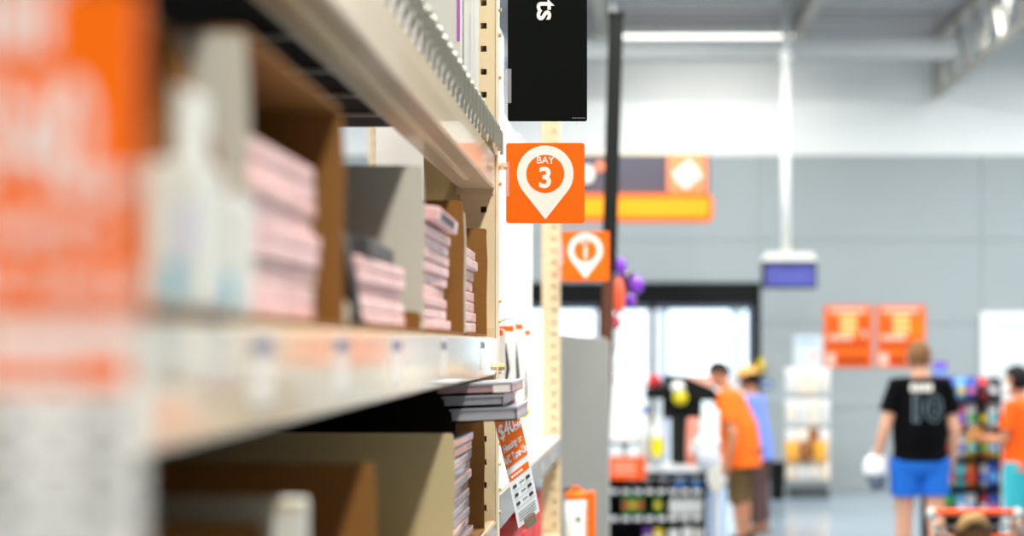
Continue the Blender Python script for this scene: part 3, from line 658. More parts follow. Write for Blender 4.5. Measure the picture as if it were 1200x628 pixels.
MB(o).bb(X(892,D),X(905,D),D,D+.014,Z(456,D),Z(446,D)).build('plate',mat('blue plate',(64,110,170),.5),r); MB(o).bb(X(894,D),X(903,D),D-.002,D-.0005,Z(452,D),Z(450,D)).build('line',M_pin,r)
r = thing('wall_lamp','small yellow beacon on the door jamb of the entrance','beacon',(X(891,D),D-.05,Z(436,D))); MB().lathe([(.04,0),(.045,.1),(.03,.17),(0,.18)],n=12).build('lens',mat('yellow lens',(230,200,40),.4),r,smooth=True); MB().bb(-.05,.05,-.04,.05,-.03,0).build('bracket',M_black,r)
# literature stand with white bags
D = 17.3
r = thing('bag_stand','wire stand hung with white and orange packets against the grey wall','display stand',(X(946,D),D,0)); o = Vector((X(946,D),D,0))
for px_ in (921,972): MB(o).cyl((X(px_,D),D+.05,0),(X(px_,D),D+.05,Z(432,D)),.012,8).build('post',M_steelw,r)
for py in (434,470,510,545): MB(o).cyl((X(921,D),D+.05,Z(py,D)),(X(972,D),D+.05,Z(py,D)),.008,6).build('rail',M_steelw,r)
MB(o).bb(X(925,D),X(970,D),D-.15,D+.15,.0,.12).build('base',mat('dark grey base',(70,76,80),.6),r)
M_bagw = mat('white packet',(222,220,216),.5,.05,6); M_bago = mat('amber packet',(244,172,60),.5,.1,6); M_bagb = mat('brown packet',(150,96,54),.5,.1,6); M_bagt = mat('white packet with tan print',(240,224,204),.5,.12,7)
def pillow(name,label,c,w,h,t,m,cat='packet',group=None,band=None,rot=0,tilt=0):
    r = thing(name,label,cat,c,(tilt,0,rot),group); n=6; m_ = MB()
    rows = []
    for j in range(n+1):
        v = j/n; z = v*h; k = math.sin(PI*v)**.5 if 0 < v < 1 else 0
        ww = w/2*(1-.10*math.sin(PI*v)); tt = max(.004,t/2*k)
        rows.append([Vector((ww*math.cos(a)*1.0,-tt*math.sin(a),z)) for a in [2*PI*i/12 for i in range(12)]])
    m_.skin(rows); m_.build('pouch',m,r,smooth=True)
    if band: MB().prism([(-w*.3,h*.34),(w*.3,h*.34),(w*.34,h*.5),(w*.3,h*.64),(-w*.3,h*.64),(-w*.34,h*.5)],-t/2-.006,-t/2+.01).build('print_band',band,r)
    MB().bb(-w/2,w/2,-.003,.003,h-.004,h+.018).build('top_seal',m,r)
    return r
rows = [(432,4,'top',[M_bagw,M_bagt,M_bagt,M_bagw]),(469,4,'second',[M_bagw,M_bagw,M_bagt,M_bagw]),(504,4,'third',[M_bagw,M_bagt,M_bagb,M_bagw]),(539,4,'lowest',[M_bagt,M_bagw,M_bagw,M_bagt])]
nm = ['leftmost','second from left','third from left','rightmost']
for j,(py,n,rw,ms) in enumerate(rows):
    for k in range(4):
        xx = X(927+13*k,D); hh = Z(py,D)-Z(py+(31 if j < 3 else 25),D)
        cname = {M_bagw:'white',M_bagt:'tan printed',M_bagb:'brown'}[ms[k]]
        pillow('packet','%s packet, %s in the %s row of the bag stand' % (cname,nm[k],rw),(xx,D-.03-.006*(k%2),Z(py+(31 if j < 3 else 25),D)),.135,hh,.06,ms[k],group='packets on the bag stand',band=M_bagt if ms[k] is M_bagw and (k+j)%2 else None)
for k,(px_,m_) in enumerate(((927,M_bago),(943,M_bagb),(960,M_bago))):
    pillow('packet','%s packet, %s in the coloured row of the bag stand' % (['amber','brown','amber'][k],['left','middle','right'][k]),(X(px_,D),D-.1,Z(541,D)),.16,Z(518,D)-Z(541,D),.06,m_,group='packets on the bag stand')
r = thing('waste_bin','black waste bin on the floor left of the bag stand','bin',(X(911,17.0),17.0,0)); MB().lathe([(.0,0),(.085,0),(.10,.42),(.105,.43),(.105,.45),(.09,.45),(.08,.05),(0,.05)],n=18).build('body',M_black,r,smooth=False); MB().tube([(.107*math.cos(2*PI*k/18),.107*math.sin(2*PI*k/18),.44) for k in range(19)],.008,6).build('rim',M_black,r)

# ------------------------------------------------------------------ checkout merchandiser
D = 12.0; x0,x1 = X(690,D),X(829,D); zt = Z(546,D)
M_gond = mat('black gondola steel',(12,13,14),.5,.1,spec=.2); M_rail = mat('white price rail',(226,226,226),.4,.06,30)
r = thing('checkout_shelf','black checkout shelf unit with white price rails under the counter goods','shelf unit',((x0+x1)/2,D,0)); o = Vector(((x0+x1)/2,D,0))
MB(o).bb(x0,x1,D+.4,D+.43,0,zt-.03).build('back_panel',M_gond,r); 
for xx in (x0,x1-.03): MB(o).bb(xx,xx+.03,D,D+.4,0,zt-.03).build('side_panel',M_gond,r)
MB(o).bb(x0-.01,x1+.02,D-.04,D+.46,zt-.03,zt).build('counter_top',mat('pale counter top',(208,208,204),.35,.05),r)
MB(o).bb(x0,x1+.02,D-.05,D-.041,zt-.045,zt+.005).build('price_rail',M_rail,r)
SH = [Z(606,D), Z(640,D), .06]; SH0 = Z(574,D)
for z in [SH0]+SH:
    MB(o).bb(x0+.03,x1-.03,D+.02,D+.4,z-.02,z).build('shelf',M_gond,r)
    for k in range(8): MB(o).bb(x0+.18+.1*k,x0+.245+.1*k,D+.008,D+.018,z-.03,z+.004).build('shelf_label',M_rail,r)
pos = ['far left','second from left','third from left','fourth from left','far right']
M_jar = mat('pale round tub lid',(214,210,206),.4,.08); M_tub = mat('dark tub',(50,46,52),.5)
for k,px_ in enumerate((741,758,777,797,817)):
    t = thing('snack_tub','round tub with pale lid, %s on the upper shelf of the checkout unit' % pos[k],'tub',(X(px_,D),D+.10,SH0),group='tubs on the checkout unit')
    MB().lathe([(0,0),(.045,0),(.052,.06),(.05,.075),(0,.075)],n=16).build('body',M_tub if k < 3 else mat('blue tub',(40,110,180),.4),t); MB().lathe([(.054,.076),(.056,.085),(.05,.10),(0,.105)],n=16).build('lid',M_jar,t)
    t2 = MB(); 
for k,px_ in enumerate((788,803,818)):
    t = thing('snack_carton','small blue box behind the tubs, %s of three' % ['left','middle','right'][k],'box',(X(px_,D),D+.25,SH0),group='blue boxes on the checkout unit'); MB().bb(-.05,.05,-.04,.04,0,.155).build('body',mat('azure box',(36,116,190),.45,.08),t,bevel=.004); MB().bb(-.04,.04,-.042,-.0405,.03,.06).build('front_print',M_rail,t)
M_grn = mat('green bag',(70,140,66),.45,.1); M_yel = mat('yellow bag',(222,196,60),.45,.1); M_rdb = mat('red print',(206,80,66),.45,.1)
for k,(px_,w) in enumerate(((733,.07),(741,.07),(749,.07),(769,.09))):
    pillow('snack_bag','green and yellow snack bag, %s on the second shelf of the checkout unit' % pos[k],(X(px_,D)+.005*k,D+.10+.008*k,SH[0]),w,.19,.05,M_grn,'bag','snack bags on the checkout unit',band=M_yel if k%2 else M_rdb)
for k,px_ in enumerate((789,799,809,819)):
    t = thing('drink_bottle','white bottle with yellow cap, %s on the second shelf of the checkout unit' % pos[k],'bottle',(X(px_,D),D+.1,SH[0]),group='bottles on the checkout unit')
    MB().lathe([(0,0),(.032,0),(.034,.02),(.034,.12),(.014,.16),(.013,.172),(0,.172)],n=14).build('body',mat('milky bottle',(228,232,232),.3,.05),t,smooth=True); MB().lathe([(.016,.173),(.016,.192),(0,.192)],n=12).build('cap',mat('yellow cap',(224,210,120),.4),t)
for k,(px_,mm,cn) in enumerate(((759,mat('purple carton',(96,50,130),.5,.1),'purple'),(772,M_yel,'yellow'),(790,M_rail,'white'),(806,M_rail,'pale'),(820,M_jar,'beige'))):
    t = thing('snack_box','%s snack box, %s on the third shelf of the checkout unit' % (cn,pos[k]),'box',(X(px_,D),D+.1,SH[1]),group='boxes on the third shelf'); MB().bb(-.042,.042,-.04,.04,0,.15-.01*(k%3)).build('body',mm,t,bevel=.004); MB().bb(-.03,.03,-.042,-.0405,.05,.08).build('front_print',M_jar,t)
# orange sign board clipped on the left of the unit
r = thing('shelf_sign','orange shelf sign with white lines at the left of the checkout unit','sign',(X(735,D),D-.07,Z(561,D))); w = X(756,D)-X(735,D)
MB().prism(rrect(-w,w,0,Z(534,D)-Z(561,D),.02),-.01,.01).build('board',mat('vivid orange board',(255,92,34),.5,.06),r)
for k in range(3): MB().bb(-w*.8,w*.45,-.014,-.0105,.05+.04*k,.065+.04*k).build('text_line',mat('peach line',(255,190,160),.5),r)
for k in range(8): MB().bb(-w*.85+.04*k,-w*.85+.02+.04*k,.0,.004,Z(534,D)-Z(561,D),Z(524,D)-Z(561,D)).build('comb_tooth',M_jar,r)
# white display screen at left of the counter
D2 = 11.9; r = thing('display_screen','white rounded display panel standing on the counter by the grey end panel','display',(X(732,D2),12.18,zt))
w = X(751,D2)-X(732,D2); MB().prism(rrect(-w,w,Z(520,D2)-zt,Z(440,D2)-zt,.05),-.03,.03).build('panel',mat('glossy white display',(250,250,250),.3,.01),r)
MB().bb(-w,w,-.02,.02,Z(524,D2)-zt,Z(520,D2)-zt-.002).build('bottom_edge',M_gond,r); MB().bb(-.03,.03,-.03,.03,0,Z(524,D2)-zt).build('stand',M_gond,r); MB().bb(-.1,.1,-.06,.06,0,.012).build('foot',M_gond,r)
# register with black hood
r = thing('cash_register','black register with hooded screen on the checkout counter','register',(X(796,12.3),12.3,zt)); ox = X(796,12.3)
MB().prism(rrect(X(786,12.3)-ox,X(812,12.3)-ox,.0,Z(488,12.3)-zt,.03),-.1,.1).build('body',mat('green black housing',(22,30,24),.5,.1),r)
MB().prism([(X(755,12.3)-ox,Z(466,12.3)-zt),(X(842,12.3)-ox,Z(470,12.3)-zt),(X(838,12.3)-ox,Z(456,12.3)-zt),(X(800,12.3)-ox,Z(440,12.3)-zt),(X(779,12.3)-ox,Z(439,12.3)-zt),(X(777,12.3)-ox,Z(453,12.3)-zt),(X(757,12.3)-ox,Z(455,12.3)-zt)],-.1,.1).build('hood',M_black,r)
MB().prism(rrect(X(776,12.3)-ox,X(822,12.3)-ox,Z(490,12.3)-zt,Z(467,12.3)-zt,.02),-.06,.06).build('screen_back',M_black,r)
def onctr(name,label,cat,px_,D,fn):
    r = thing(name,label,cat,(X(px_,D),D,zt)); fn(r); return r
def bottle(h,rad,mb,mc,band=None):
    def f(r):
        MB().lathe([(0,0),(rad,0),(rad,h*.7),(rad*.45,h*.86),(rad*.42,h*.9),(0,h*.9)],n=16).build('body',mb,r,smooth=True); MB().lathe([(rad*.5,h*.9),(rad*.5,h),(0,h)],n=12).build('cap',mc,r)
        if band: MB().lathe([(rad*1.03,h*.2),(rad*1.03,h*.55)],n=16).build('label_band',band,r)
    return f
M_blue = mat('cobalt cap',(40,96,180),.4); M_ye = mat('bright yellow label',(236,214,20),.45)
onctr('spray_bottle','tall white jug with blue cap on the checkout counter','bottle',755,12.0,bottle(.50,.048,M_can,M_blue))
onctr('spray_bottle','white jug with bright yellow label on the checkout counter','bottle',770,11.98,bottle(.44,.05,M_can,M_can,M_ye))
onctr('lidded_tub','white lidded tub right of the register on the checkout counter','tub',829,11.97,lambda r:(MB().lathe([(0,0),(.085,0),(.10,.17),(.09,.18),(0,.18)],n=18).build('body',mat('pale lilac tub',(224,226,236),.3),r,smooth=True),MB().lathe([(.105,.181),(.108,.21),(.09,.25),(0,.26)],n=18).build('lid',M_dw,r,smooth=True)))
onctr('paper_roll','white paper roll standing behind the lidded tub','roll',832,12.16,lambda r:(MB().lathe([(.02,0),(.075,0),(.078,.02),(.078,.44),(.07,.47),(.02,.47)],n=18).build('roll',M_dw,r,smooth=True),MB().lathe([(.0,0),(.019,0),(.019,.48),(0,.48)],n=10).build('core',M_kraft,r)))
r = thing('baseball_cap','red cap on top of the register hood','cap',(X(767,12.3),12.3,Z(453,12.3))); MB().lathe([(.066,0),(.062,.05),(.04,.10),(0,.11)],n=16).build('crown',mat('red cap cloth',(190,48,44),.7),r,smooth=True); MB().prism([(-.15,0),(-.05,0),(-.05,.015),(-.14,.012)],-.05,.05).build('brim',mat('red cap cloth',(190,48,44),.7),r)
r = thing('counter_sign','peach coloured card sign behind the register','sign',(X(817,12.5),12.5,zt)); w = X(835,12.5)-X(817,12.5); MB().prism(rrect(-w,w,Z(464,12.5)-zt,Z(440,12.5)-zt,.02),-.005,.005).build('card',mat('peach card',(248,160,134),.5,.1,5,rgb2=(255,206,190)),r); MB().bb(-.02,.02,.006,.012,0,Z(464,12.5)-zt+.1).build('stem',M_gond,r); MB().bb(-.1,.1,-.06,.06,0,.012).build('foot',M_gond,r)
r = thing('plush_toy','white and yellow round plush hanging at the register hood','plush',(X(797,12.15),12.15,Z(474,12.15))); MB().ell((0,0,.06),(.065,.05,.065)).build('body',mat('yellow plush',(214,196,40),.8),r,smooth=True); MB().ell((-.02,0,.15),(.06,.05,.05)).build('head',mat('white plush',(236,232,226),.8),r,smooth=True)
onctr('stand_up_pouch','salmon pink pouch standing right of the register','pouch',812,12.13,lambda r:(MB().tube([(0,0,.0),(0,0,.06),(0,0,.2),(0,0,.36),(0,0,.40)],[(.05,.03),(.06,.04),(.06,.035),(.05,.012),(.045,.004)],12,side=(1,0,0)).build('pouch',mat('salmon pouch',(226,140,122),.5,.1),r,smooth=True),MB().bb(-.03,.03,-.045,-.036,.1,.2).build('front_label',M_jar,r)))
r = thing('card_reader','beige round card reader on a post at the right end of the checkout unit','card reader',(X(840,11.85),11.85,0)); MB().cyl((0,0,0),(0,0,Z(560,12.1)),.02,10).build('post',M_jar,r); MB().prism(rrect(-.06,.05,Z(572,12.1),Z(545,12.1),.04),-.05,.03).build('reader',mat('beige plastic',(204,198,184),.5),r); MB().lathe([(.05,0),(.05,.015),(0,.02)],n=16).build('foot',M_gond,r)
r = thing('floor_banner','pale blue banner leaning beside the checkout unit','banner',(X(842,12.45),12.45,0)); MB().bb(-.075,.075,-.008,.008,.02,Z(572,12.45)).build('panel',mat('ice blue panel',(196,220,250),.4,.05),r); MB().bb(-.085,-.065,-.012,.012,0,Z(570,12.45)).build('edge_rod',mat('clear blue rod',(110,160,220),.3),r); MB().bb(-.09,.09,-.06,.06,0,.02).build('base',M_jar,r)

# ------------------------------------------------------------------ snack rack
D = 12.9; x0,x1 = X(1088,D),X(1176,D); xm = X(1143,D)
r = thing('snack_rack','black wire snack rack full of coloured bags between two shoppers','rack',((x0+x1)/2,D,0)); o = Vector(((x0+x1)/2,D,0))
ztop = Z(440,D)
for xx in (x0,xm,x1): MB(o).bb(xx-.025,xx+.025,D+.18,D+.23,0,ztop-.03).build('post',M_black,r)
MB(o).bb(xm-.022,xm+.022,D-.125,D-.095,.1,ztop-.08).build('front_post',M_black,r)
MB(o).bb(x0-.02,x1+.02,D-.15,D+.25,0,.09).build('base',M_black,r)
MB(o).bb(x0,x1,D+.16,D+.18,.09,ztop-.1).build('back_mesh',M_gond,r)
lv = [Z(470,D),Z(503,D),Z(537,D),Z(572,D),Z(607,D)]
bagc = [('blue',(40,90,200)),('pale blue',(110,180,236)),('red',(214,50,60)),('pink',(226,120,170)),('white',(236,236,240)),('yellow',(232,206,60)),('green',(60,180,80)),('orange',(240,120,40)),('cyan',(90,200,214)),('dark grey',(60,60,70)),('violet',(110,80,190))]
BM = {n:mat('bag '+n,c,.35,.15,9) for n,c in bagc}
order = [['red','blue','pale blue','blue','red','dark grey'],['pale blue','white','pink','white','dark grey','white'],['pink','dark grey','white','yellow','orange','yellow'],['green','yellow','cyan','orange','white','blue'],['cyan','green','pale blue','white','red','blue']]
seen = {}
for j,z in enumerate(lv):
    MB(o).bb(x0,x1,D-.08,D+.16,z-.012,z).build('shelf',M_gond,r)
    MB(o).cyl((x0,D-.085,z+.03),(x1,D-.085,z+.03),.005,6).build('front_rail',M_black,r)
    for k in range(6):
        n = order[j][k]; xx = x0+.05+(x1-x0-.1)*(k+.5)/6
        pillow('snack_bag','%s snack bag, %s on the %s shelf of the black snack rack' % (n,['first from left','second','third','fourth','fifth','last'][k],['top','second','third','fourth','lowest'][j]),(xx,D+.0+.012*(k%2),z+.002),.092,.20+.015*((k*j)%2),.07,BM[n],'bag','snack bags on the black rack',band=BM[order[(j+2)%5][(k+3)%6]])
pillow('snack_bag','violet snack bag hanging on top of the snack rack behind the man',(X(1103,D),D+.05,ztop-.06),.13,.17,.06,BM['violet'],'bag','snack bags on the black rack',band=BM['pale blue'])
r['label'] = 'black wire snack rack full of coloured bags between two shoppers'

# ------------------------------------------------------------------ shopping cart (handle toward the wall, basket toward the camera)
D = 7.25; xa,xb = X(1088,D),X(1196,D); xc = (xa+xb)/2; hz = Z(600,D)
r = thing('shopping_cart','wire shopping cart with orange handle at the bottom right corner','cart',(xc,D,0)); w = (xb-xa)/2
M_cw = mat('cart wire',(120,118,114),.35,.1,metal=.7); M_ch = mat('orange cart handle',(246,92,30),.4,.04)
MB().tube([(-w+.03,0,hz),(w-.03,0,hz)],.017,12).build('handle',M_ch,r,smooth=True)
for s in (-1,1):
    MB().ell((s*(w-.015),0,hz-.01),(.03,.03,.035)).build('handle_bracket',mat('pale grey bracket',(190,190,186),.5),r,smooth=True)
    MB().tube([(s*(w-.015),0,hz-.02),(s*(w-.02),-.08,hz-.1),(s*(w-.03),-.1,.25),(s*(w-.04),-.85,.2)],.012,8).build('frame_tube',M_cw,r)
    for yy in (-.1,-.82):
        MB().cyl((s*(w-.04)-.02,yy,.06),(s*(w-.04)+.02,yy,.06),.058,16).build('caster',M_gond,r); MB().bb(s*(w-.04)-.025,s*(w-.04)+.025,yy-.02,yy+.02,.10,.22).build('fork',M_cw,r)
zr,zbk = hz-.07,.5
cor = lambda t,z: [(-w+.02,-.03,z),(w-.02,-.03,z),(w-.07,-.9,z-.04),(-w+.07,-.9,z-.04),(-w+.02,-.03,z)]
MB().tube(cor(0,zr),.008,6).build('rim_wire',M_cw,r)
for z in (.52,.64,.76,.86): MB().tube([(p[0]*.96,p[1],p[2]) for p in cor(0,z)],.0035,5).build('basket_wire',M_cw,r)
for k in range(15):
    xx = -w+.03+(2*w-.06)*k/14
    MB().tube([(xx,-.03,zr),(xx*.9,-.05,zbk),(xx*.86,-.86,zbk-.03),(xx*.84,-.9,zr-.04)],.0035,5).build('basket_wire',M_cw,r)
for k in range(12):
    yy = -.06-.82*k/11
    for s in (-1,1): MB().tube([(s*(w-.02+.055*yy),yy,zr-.01),(s*(w-.05+.055*yy),yy,zbk)],.0035,5).build('basket_wire',M_cw,r)
MB().bb(-w+.06,w-.06,-.05,-.045,zr-.12,zr-.035).build('seat_flap',M_ch,r)
# brown handbag riding in the child seat
r = thing('handbag','brown shaggy handbag with tan top riding in the shopping cart','bag',(X(1138,7.05),7.05,hz-.22)); 
M_hb = mat('dark brown fur',(58,40,30),.9,.35,40,bump=.6,rgb2=(110,78,50)); M_ht = mat('tan fur',(176,140,96),.9,.2,40,bump=.6)
MB().tube([(0,0,0),(0,0,.05),(.005,0,.12),(.0,0,.19),(-.01,0,.215)],[(.085,.05),(.10,.055),(.098,.05),(.07,.04),(.03,.02)],16,side=(1,0,0)).build('body',M_hb,r,smooth=True)
MB().tube([(-.075,-.035,.16),(-.03,-.052,.215),(.03,-.045,.222),(.07,-.03,.19)],[.02,.028,.028,.018],10).build('top_flap',M_ht,r,smooth=True)
MB().tube([(-.06,0,.17),(-.04,.03,.23),(.03,.03,.235),(.06,0,.18)],.009,8).build('strap',M_hb,r,smooth=True)

# ================================================================== PEOPLE
M_skin = mat('light skin',(214,160,132),.55,.06,8); M_skin2 = mat('tan skin',(190,132,100),.55,.06,8)
M_eye = mat('dark eye',(30,24,22),.3); M_lip = mat('lip',(170,96,88),.5)
V = Vector
def human(label, loc, rotz, skin, hairm, scale=1.0, lean=0.0, torso=((.165,.115),(.15,.105),(.165,.115),(.175,.10)), arms=None, legs=None, headturn=0.0, headnod=0.0,
          neck=0.0, shirt=None, hem=.84, sleeve=.45, pants=None, pant_hem=.45, shoes=None, hair_long=False, hair_vol=1.0):
    root = thing('person', label, 'person', loc, (0,0,rotz)); s = scale
    A = arms or {}; Lg = legs or {}
    J = dict(pel=V((0,0,.93)),wai=V((0,.0,1.08)),che=V((0,.0,1.27)),upc=V((0,-.015,1.40)),nek=V((0,-.02,1.485)),hed=V((0,.015,1.625-neck)))
    R = Matrix.Rotation(-lean,3,'X')
    up = lambda v: J0+R @ (v-J0)
    J0 = V((0,0,.93)); J = {k:up(v) for k,v in J.items()}
    sw = torso[3][0]
    sh = {q: up(V((q*(sw+.012),-.015,1.405))) for q in (-1,1)}
    el = {q: A.get(('e',q)) or sh[q]+V((q*.05,-.02,-.28)) for q in (-1,1)}
    wr = {q: A.get(('w',q)) or el[q]+V((q*.01,.06,-.25)) for q in (-1,1)}
    hip = {q: V((q*.095,0,.92)) for q in (-1,1)}
    kn = {q: Lg.get(('k',q)) or V((q*.10,.02,.50)) for q in (-1,1)}
    an = {q: Lg.get(('a',q)) or V((q*.10,-.02,.085)) for q in (-1,1)}
    b = MB()
    ex = V((1,0,0))
    b.tube([J['pel']-V((0,0,.10)),J['pel'],J['wai'],J['che'],J['upc'],J['upc'].lerp(J['nek'],.6),J['nek']],[(.10,.08),torso[0],torso[1],torso[2],torso[3],(sw*.62,.075),(.06,.058)],18,side=ex)
    b.tube([J['nek']-V((0,0,.03)),J['nek'].lerp(J['hed'],.5),J['hed']],[.060,.055,.05],14)
    Mh = (Matrix.Rotation(headturn,3,'Z') @ Matrix.Rotation(-headnod-lean*.5,3,'X'))
    hc = J['hed']
    b.ell(hc+Mh @ V((0,-.005,.02)),(.077,.097,.100),18,12,Mh); b.ell(hc+Mh @ V((0,.028,-.055)),(.056,.066,.068),14,10,Mh)
    b.tube([hc+Mh @ V((0,.085,.02)),hc+Mh @ V((0,.112,-.022)),hc+Mh @ V((0,.09,-.032))],[.010,.017,.012],8)
    for q in (-1,1): b.ell(hc+Mh @ V((q*.079,-.005,-.005)),(.012,.022,.032),8,6,Mh)
    for q in (-1,1):
        b.tube([sh[q]+V((-q*.05,0,.0)),sh[q],sh[q].lerp(el[q],.4),el[q],el[q].lerp(wr[q],.35),wr[q]],[.056,.058,.050,.040,.041,.027],12)
        d = (wr[q]-el[q]).normalized(); sd = d.cross(V((0,1,0))); sd = sd.normalized() if sd.length > .1 else V((1,0,0)); fw = sd.cross(d).normalized()
        pm = wr[q]+d*.075
        b.tube([wr[q]-d*.01,wr[q]+d*.035,pm,pm+d*.02],[(.018,.026),(.017,.040),(.015,.042),(.011,.038)],10,side=sd)
        for k,(off,L) in enumerate(((-.031,.066),(-.010,.078),(.011,.074),(.031,.058))):
            p0 = pm+fw*off; curl = -sd*q
            b.tube([p0,p0+d*L*.5+curl*.010,p0+d*L*.85+curl*.030,p0+d*L*.95+curl*.045],[.0105,.010,.009,.007],7)
        t0 = wr[q]+d*.03-fw*-.030
        b.tube([t0,t0+d*.03+fw*.028,t0+d*.062+fw*.034],[.013,.012,.009],7)
        b.tube([hip[q]+V((0,0,.02)),hip[q].lerp(kn[q],.35),kn[q]+V((0,0,.04)),kn[q],kn[q].lerp(an[q],.35)+V((0,-.012,0)),kn[q].lerp(an[q],.8),an[q]],[.095,.085,.062,.057,.058,.038,.036],14)
        b.tube([an[q]+V((0,-.05,-.045)),an[q]+V((0,.03,-.045)),an[q]+V((q*.01,.14,-.058)),an[q]+V((q*.01,.19,-.062))],[(.032,.038),(.038,.036),(.042,.025),(.028,.016)],10,side=ex)
    scl = lambda m_: setattr(m_,'v',[v*s for v in m_.v])
    def fin(m_,nm,mm,par,vox): scl(m_); return m_.build(nm,mm,par,remesh=vox)
    body = fin(b,'body',skin,root,.0075)
    for q in (-1,1):
        m_ = MB(); m_.ell(hc+Mh @ V((q*.031,.083,.012)),(.012,.010,.007),8,6,Mh); scl(m_); m_.build('eye',M_eye,body)
    m_ = MB(); m_.ell(hc+Mh @ V((0,.088,-.062)),(.022,.010,.006),8,6,Mh); scl(m_); m_.build('mouth',M_lip,body)
    # hair: a cap that dives under the skin over the face
    m_ = MB(); rings = []
    for k in range(15):
        th = PI*(k+.0)/14; th = min(max(th,.04),PI-.04); row = []
        for i in range(24):
            a = 2*PI*i/24; dv = V((math.sin(th)*math.cos(a),math.sin(th)*math.sin(a),-math.cos(th)))
            face = (dv.y > .30 and dv.z < .42) or dv.z < (-.75 if hair_long else -.48) or (abs(dv.x) > .85 and dv.z < -.1 and not hair_long)
            f = .82 if face else 1.10*hair_vol+.02*math.sin(9*a+5*th)
            row.append(hc+Mh @ V((dv.x*.078*f,-.006+dv.y*.098*f,.022+dv.z*.104*f)))
        rings.append(row)
    m_.skin(rings); scl(m_); m_.build('hair',hairm,root,smooth=True)
    def fy(z):   # torso point at height z above the pelvis line
        return up(V((0,-.0 if z < 1.3 else -.012,z))) if z > .93 else V((0,0,z))
    if shirt:
        m_ = MB(); g = .017
        t = [torso[0],torso[1],torso[2],torso[3]]
        m_.tube([fy(hem),fy(.97),fy(1.08),fy(1.27),fy(1.40),fy(1.445),fy(1.475)],[(t[0][0]+g+.012,t[0][1]+g+.012),(t[0][0]+g,t[0][1]+g),(t[1][0]+g+.008,t[1][1]+g+.006),(t[2][0]+g,t[2][1]+g),(t[3][0]+g,t[3][1]+g),(sw*.75,.092),(.082,.072)],20,side=ex)
        for q in (-1,1):
            e = sh[q].lerp(el[q],sleeve*1.5 if sleeve < .6 else 1.0)
            m_.tube([sh[q]+V((-q*.10,0,.0)),sh[q]+V((0,0,.004)),sh[q].lerp(e,.55),e],[.074,.076,.073,.076],14)
        so = fin(m_,'shirt',shirt,root,.011)
    if pants:
        m_ = MB(); g = .02
        m_.tube([V((0,0,.80)),V((0,0,.87)),V((0,0,.95)),fy(.985)],[(.16,.11),(torso[0][0]+g,torso[0][1]+g),(torso[0][0]-.002,torso[0][1]-.004),(torso[0][0]-.03,torso[0][1]-.03)],20,side=ex)
        for q in (-1,1):
            pts=[hip[q]]; rs=[.118]
            if pant_hem > kn[q].z:
                f = (hip[q].z-pant_hem)/(hip[q].z-kn[q].z); pts += [hip[q].lerp(kn[q],f*.5),hip[q].lerp(kn[q],f)]; rs += [.108,.104]
            else:
                f = (kn[q].z-pant_hem)/(kn[q].z-an[q].z); pts += [hip[q].lerp(kn[q],.5),kn[q],kn[q].lerp(an[q],f)]; rs += [.105,.086,.074 if f > .5 else .088]
            m_.tube(pts,rs,16)
        fin(m_,'trousers' if pant_hem < .3 else 'shorts',pants,root,.011)
    if shoes:
        for q in (-1,1):
            m_ = MB(); a = an[q]
            m_.tube([a+V((0,-.065,-.045)),a+V((0,.0,-.03)),a+V((q*.008,.09,-.05)),a+V((q*.01,.17,-.058)),a+V((q*.01,.205,-.062))],[(.036,.038),(.046,.052),(.049,.034),(.046,.026),(.026,.018)],14,side=ex); fin(m_,'shoe',shoes,root,.008)
    root['_s'] = 1; del root['_s']
    return root, dict(hc=hc*s, Mh=Mh, wr={q:wr[q]*s for q in wr}, up=lambda v: up(v)*s)

# man walking away in the black shirt
s1 = 1.09; D = 10.7; X1 = X(1078,D)
tor = ((.168,.135),(.168,.14),(.168,.13),(.150,.108))
arms = {('e',-1):V((-.245,-.03,1.13)),('w',-1):V((-.29,.02,.93)),('e',1):V((.235,-.04,1.11)),('w',1):V((.238,.05,.90))}
legs = {('k',-1):V((-.10,.05,.50)),('a',-1):V((-.10,.12,.085)),('k',1):V((.10,-.02,.50)),('a',1):V((.105,-.22,.10))}
p1,i1 = human('man in black shirt and blue shorts walking away toward the orange posters',(X1,D,0),0,M_skin,mat('sandy brown hair',(120,84,54),.7,.2,30),s1,.02,tor,arms,legs,headturn=-.25,neck=.03,
    shirt=mat('black jersey cloth',(6,6,8),.95,.1,20,spec=.1),hem=.90,sleeve=.42,pants=mat('royal blue shorts',(30,104,200),.7,.08,10),pant_hem=.66,shoes=mat('grey shoe',(120,120,120),.7))
# back print follows the curve of the back
def wrap_text(nm,st,size,m,x,z,weight,rx,ry,outline=False):
    o = text(nm,st,size,m,p1,(0,0,0),(0,0,0),weight,thick=.001)
    for v in o.data.vertices:
        tx,ty,tz = v.co; xx = x+tx
        v.co = (xx, -ry*math.sqrt(max(0,1-(xx/rx)**2))-.006-tz, z+ty)
    return o
M_num = mat('grey blue outline number',(128,148,158),.6)
rx,ry = .205,.172
wrap_text('back_number','10',.27,M_num,.005,1.37,.010,rx,ry)
wrap_text('back_number_fill','10',.27,mat('black jersey fill',(16,18,20),.9,.1,spec=.1),.005,1.37,.001,rx,ry+.004)
for k in range(4):
    m_ = MB(); xa_ = -.085+.042*k; yy = -ry*math.sqrt(1-(xa_/rx)**2)-.008
    m_.bb(xa_-.016,xa_+.016,yy-.003,yy+.02,1.505,1.56); m_.build('back_lettering',M_pin,p1)
w = p1.location+i1['wr'][-1]
bx,bz = X(1026,D), Z(530,D)
r = thing('carry_bag','white bag with grey lower part held in the hand of the man in black','bag',(w.x-.015,D+.02,Z(574,D))); h = Z(534,D)-Z(574,D)
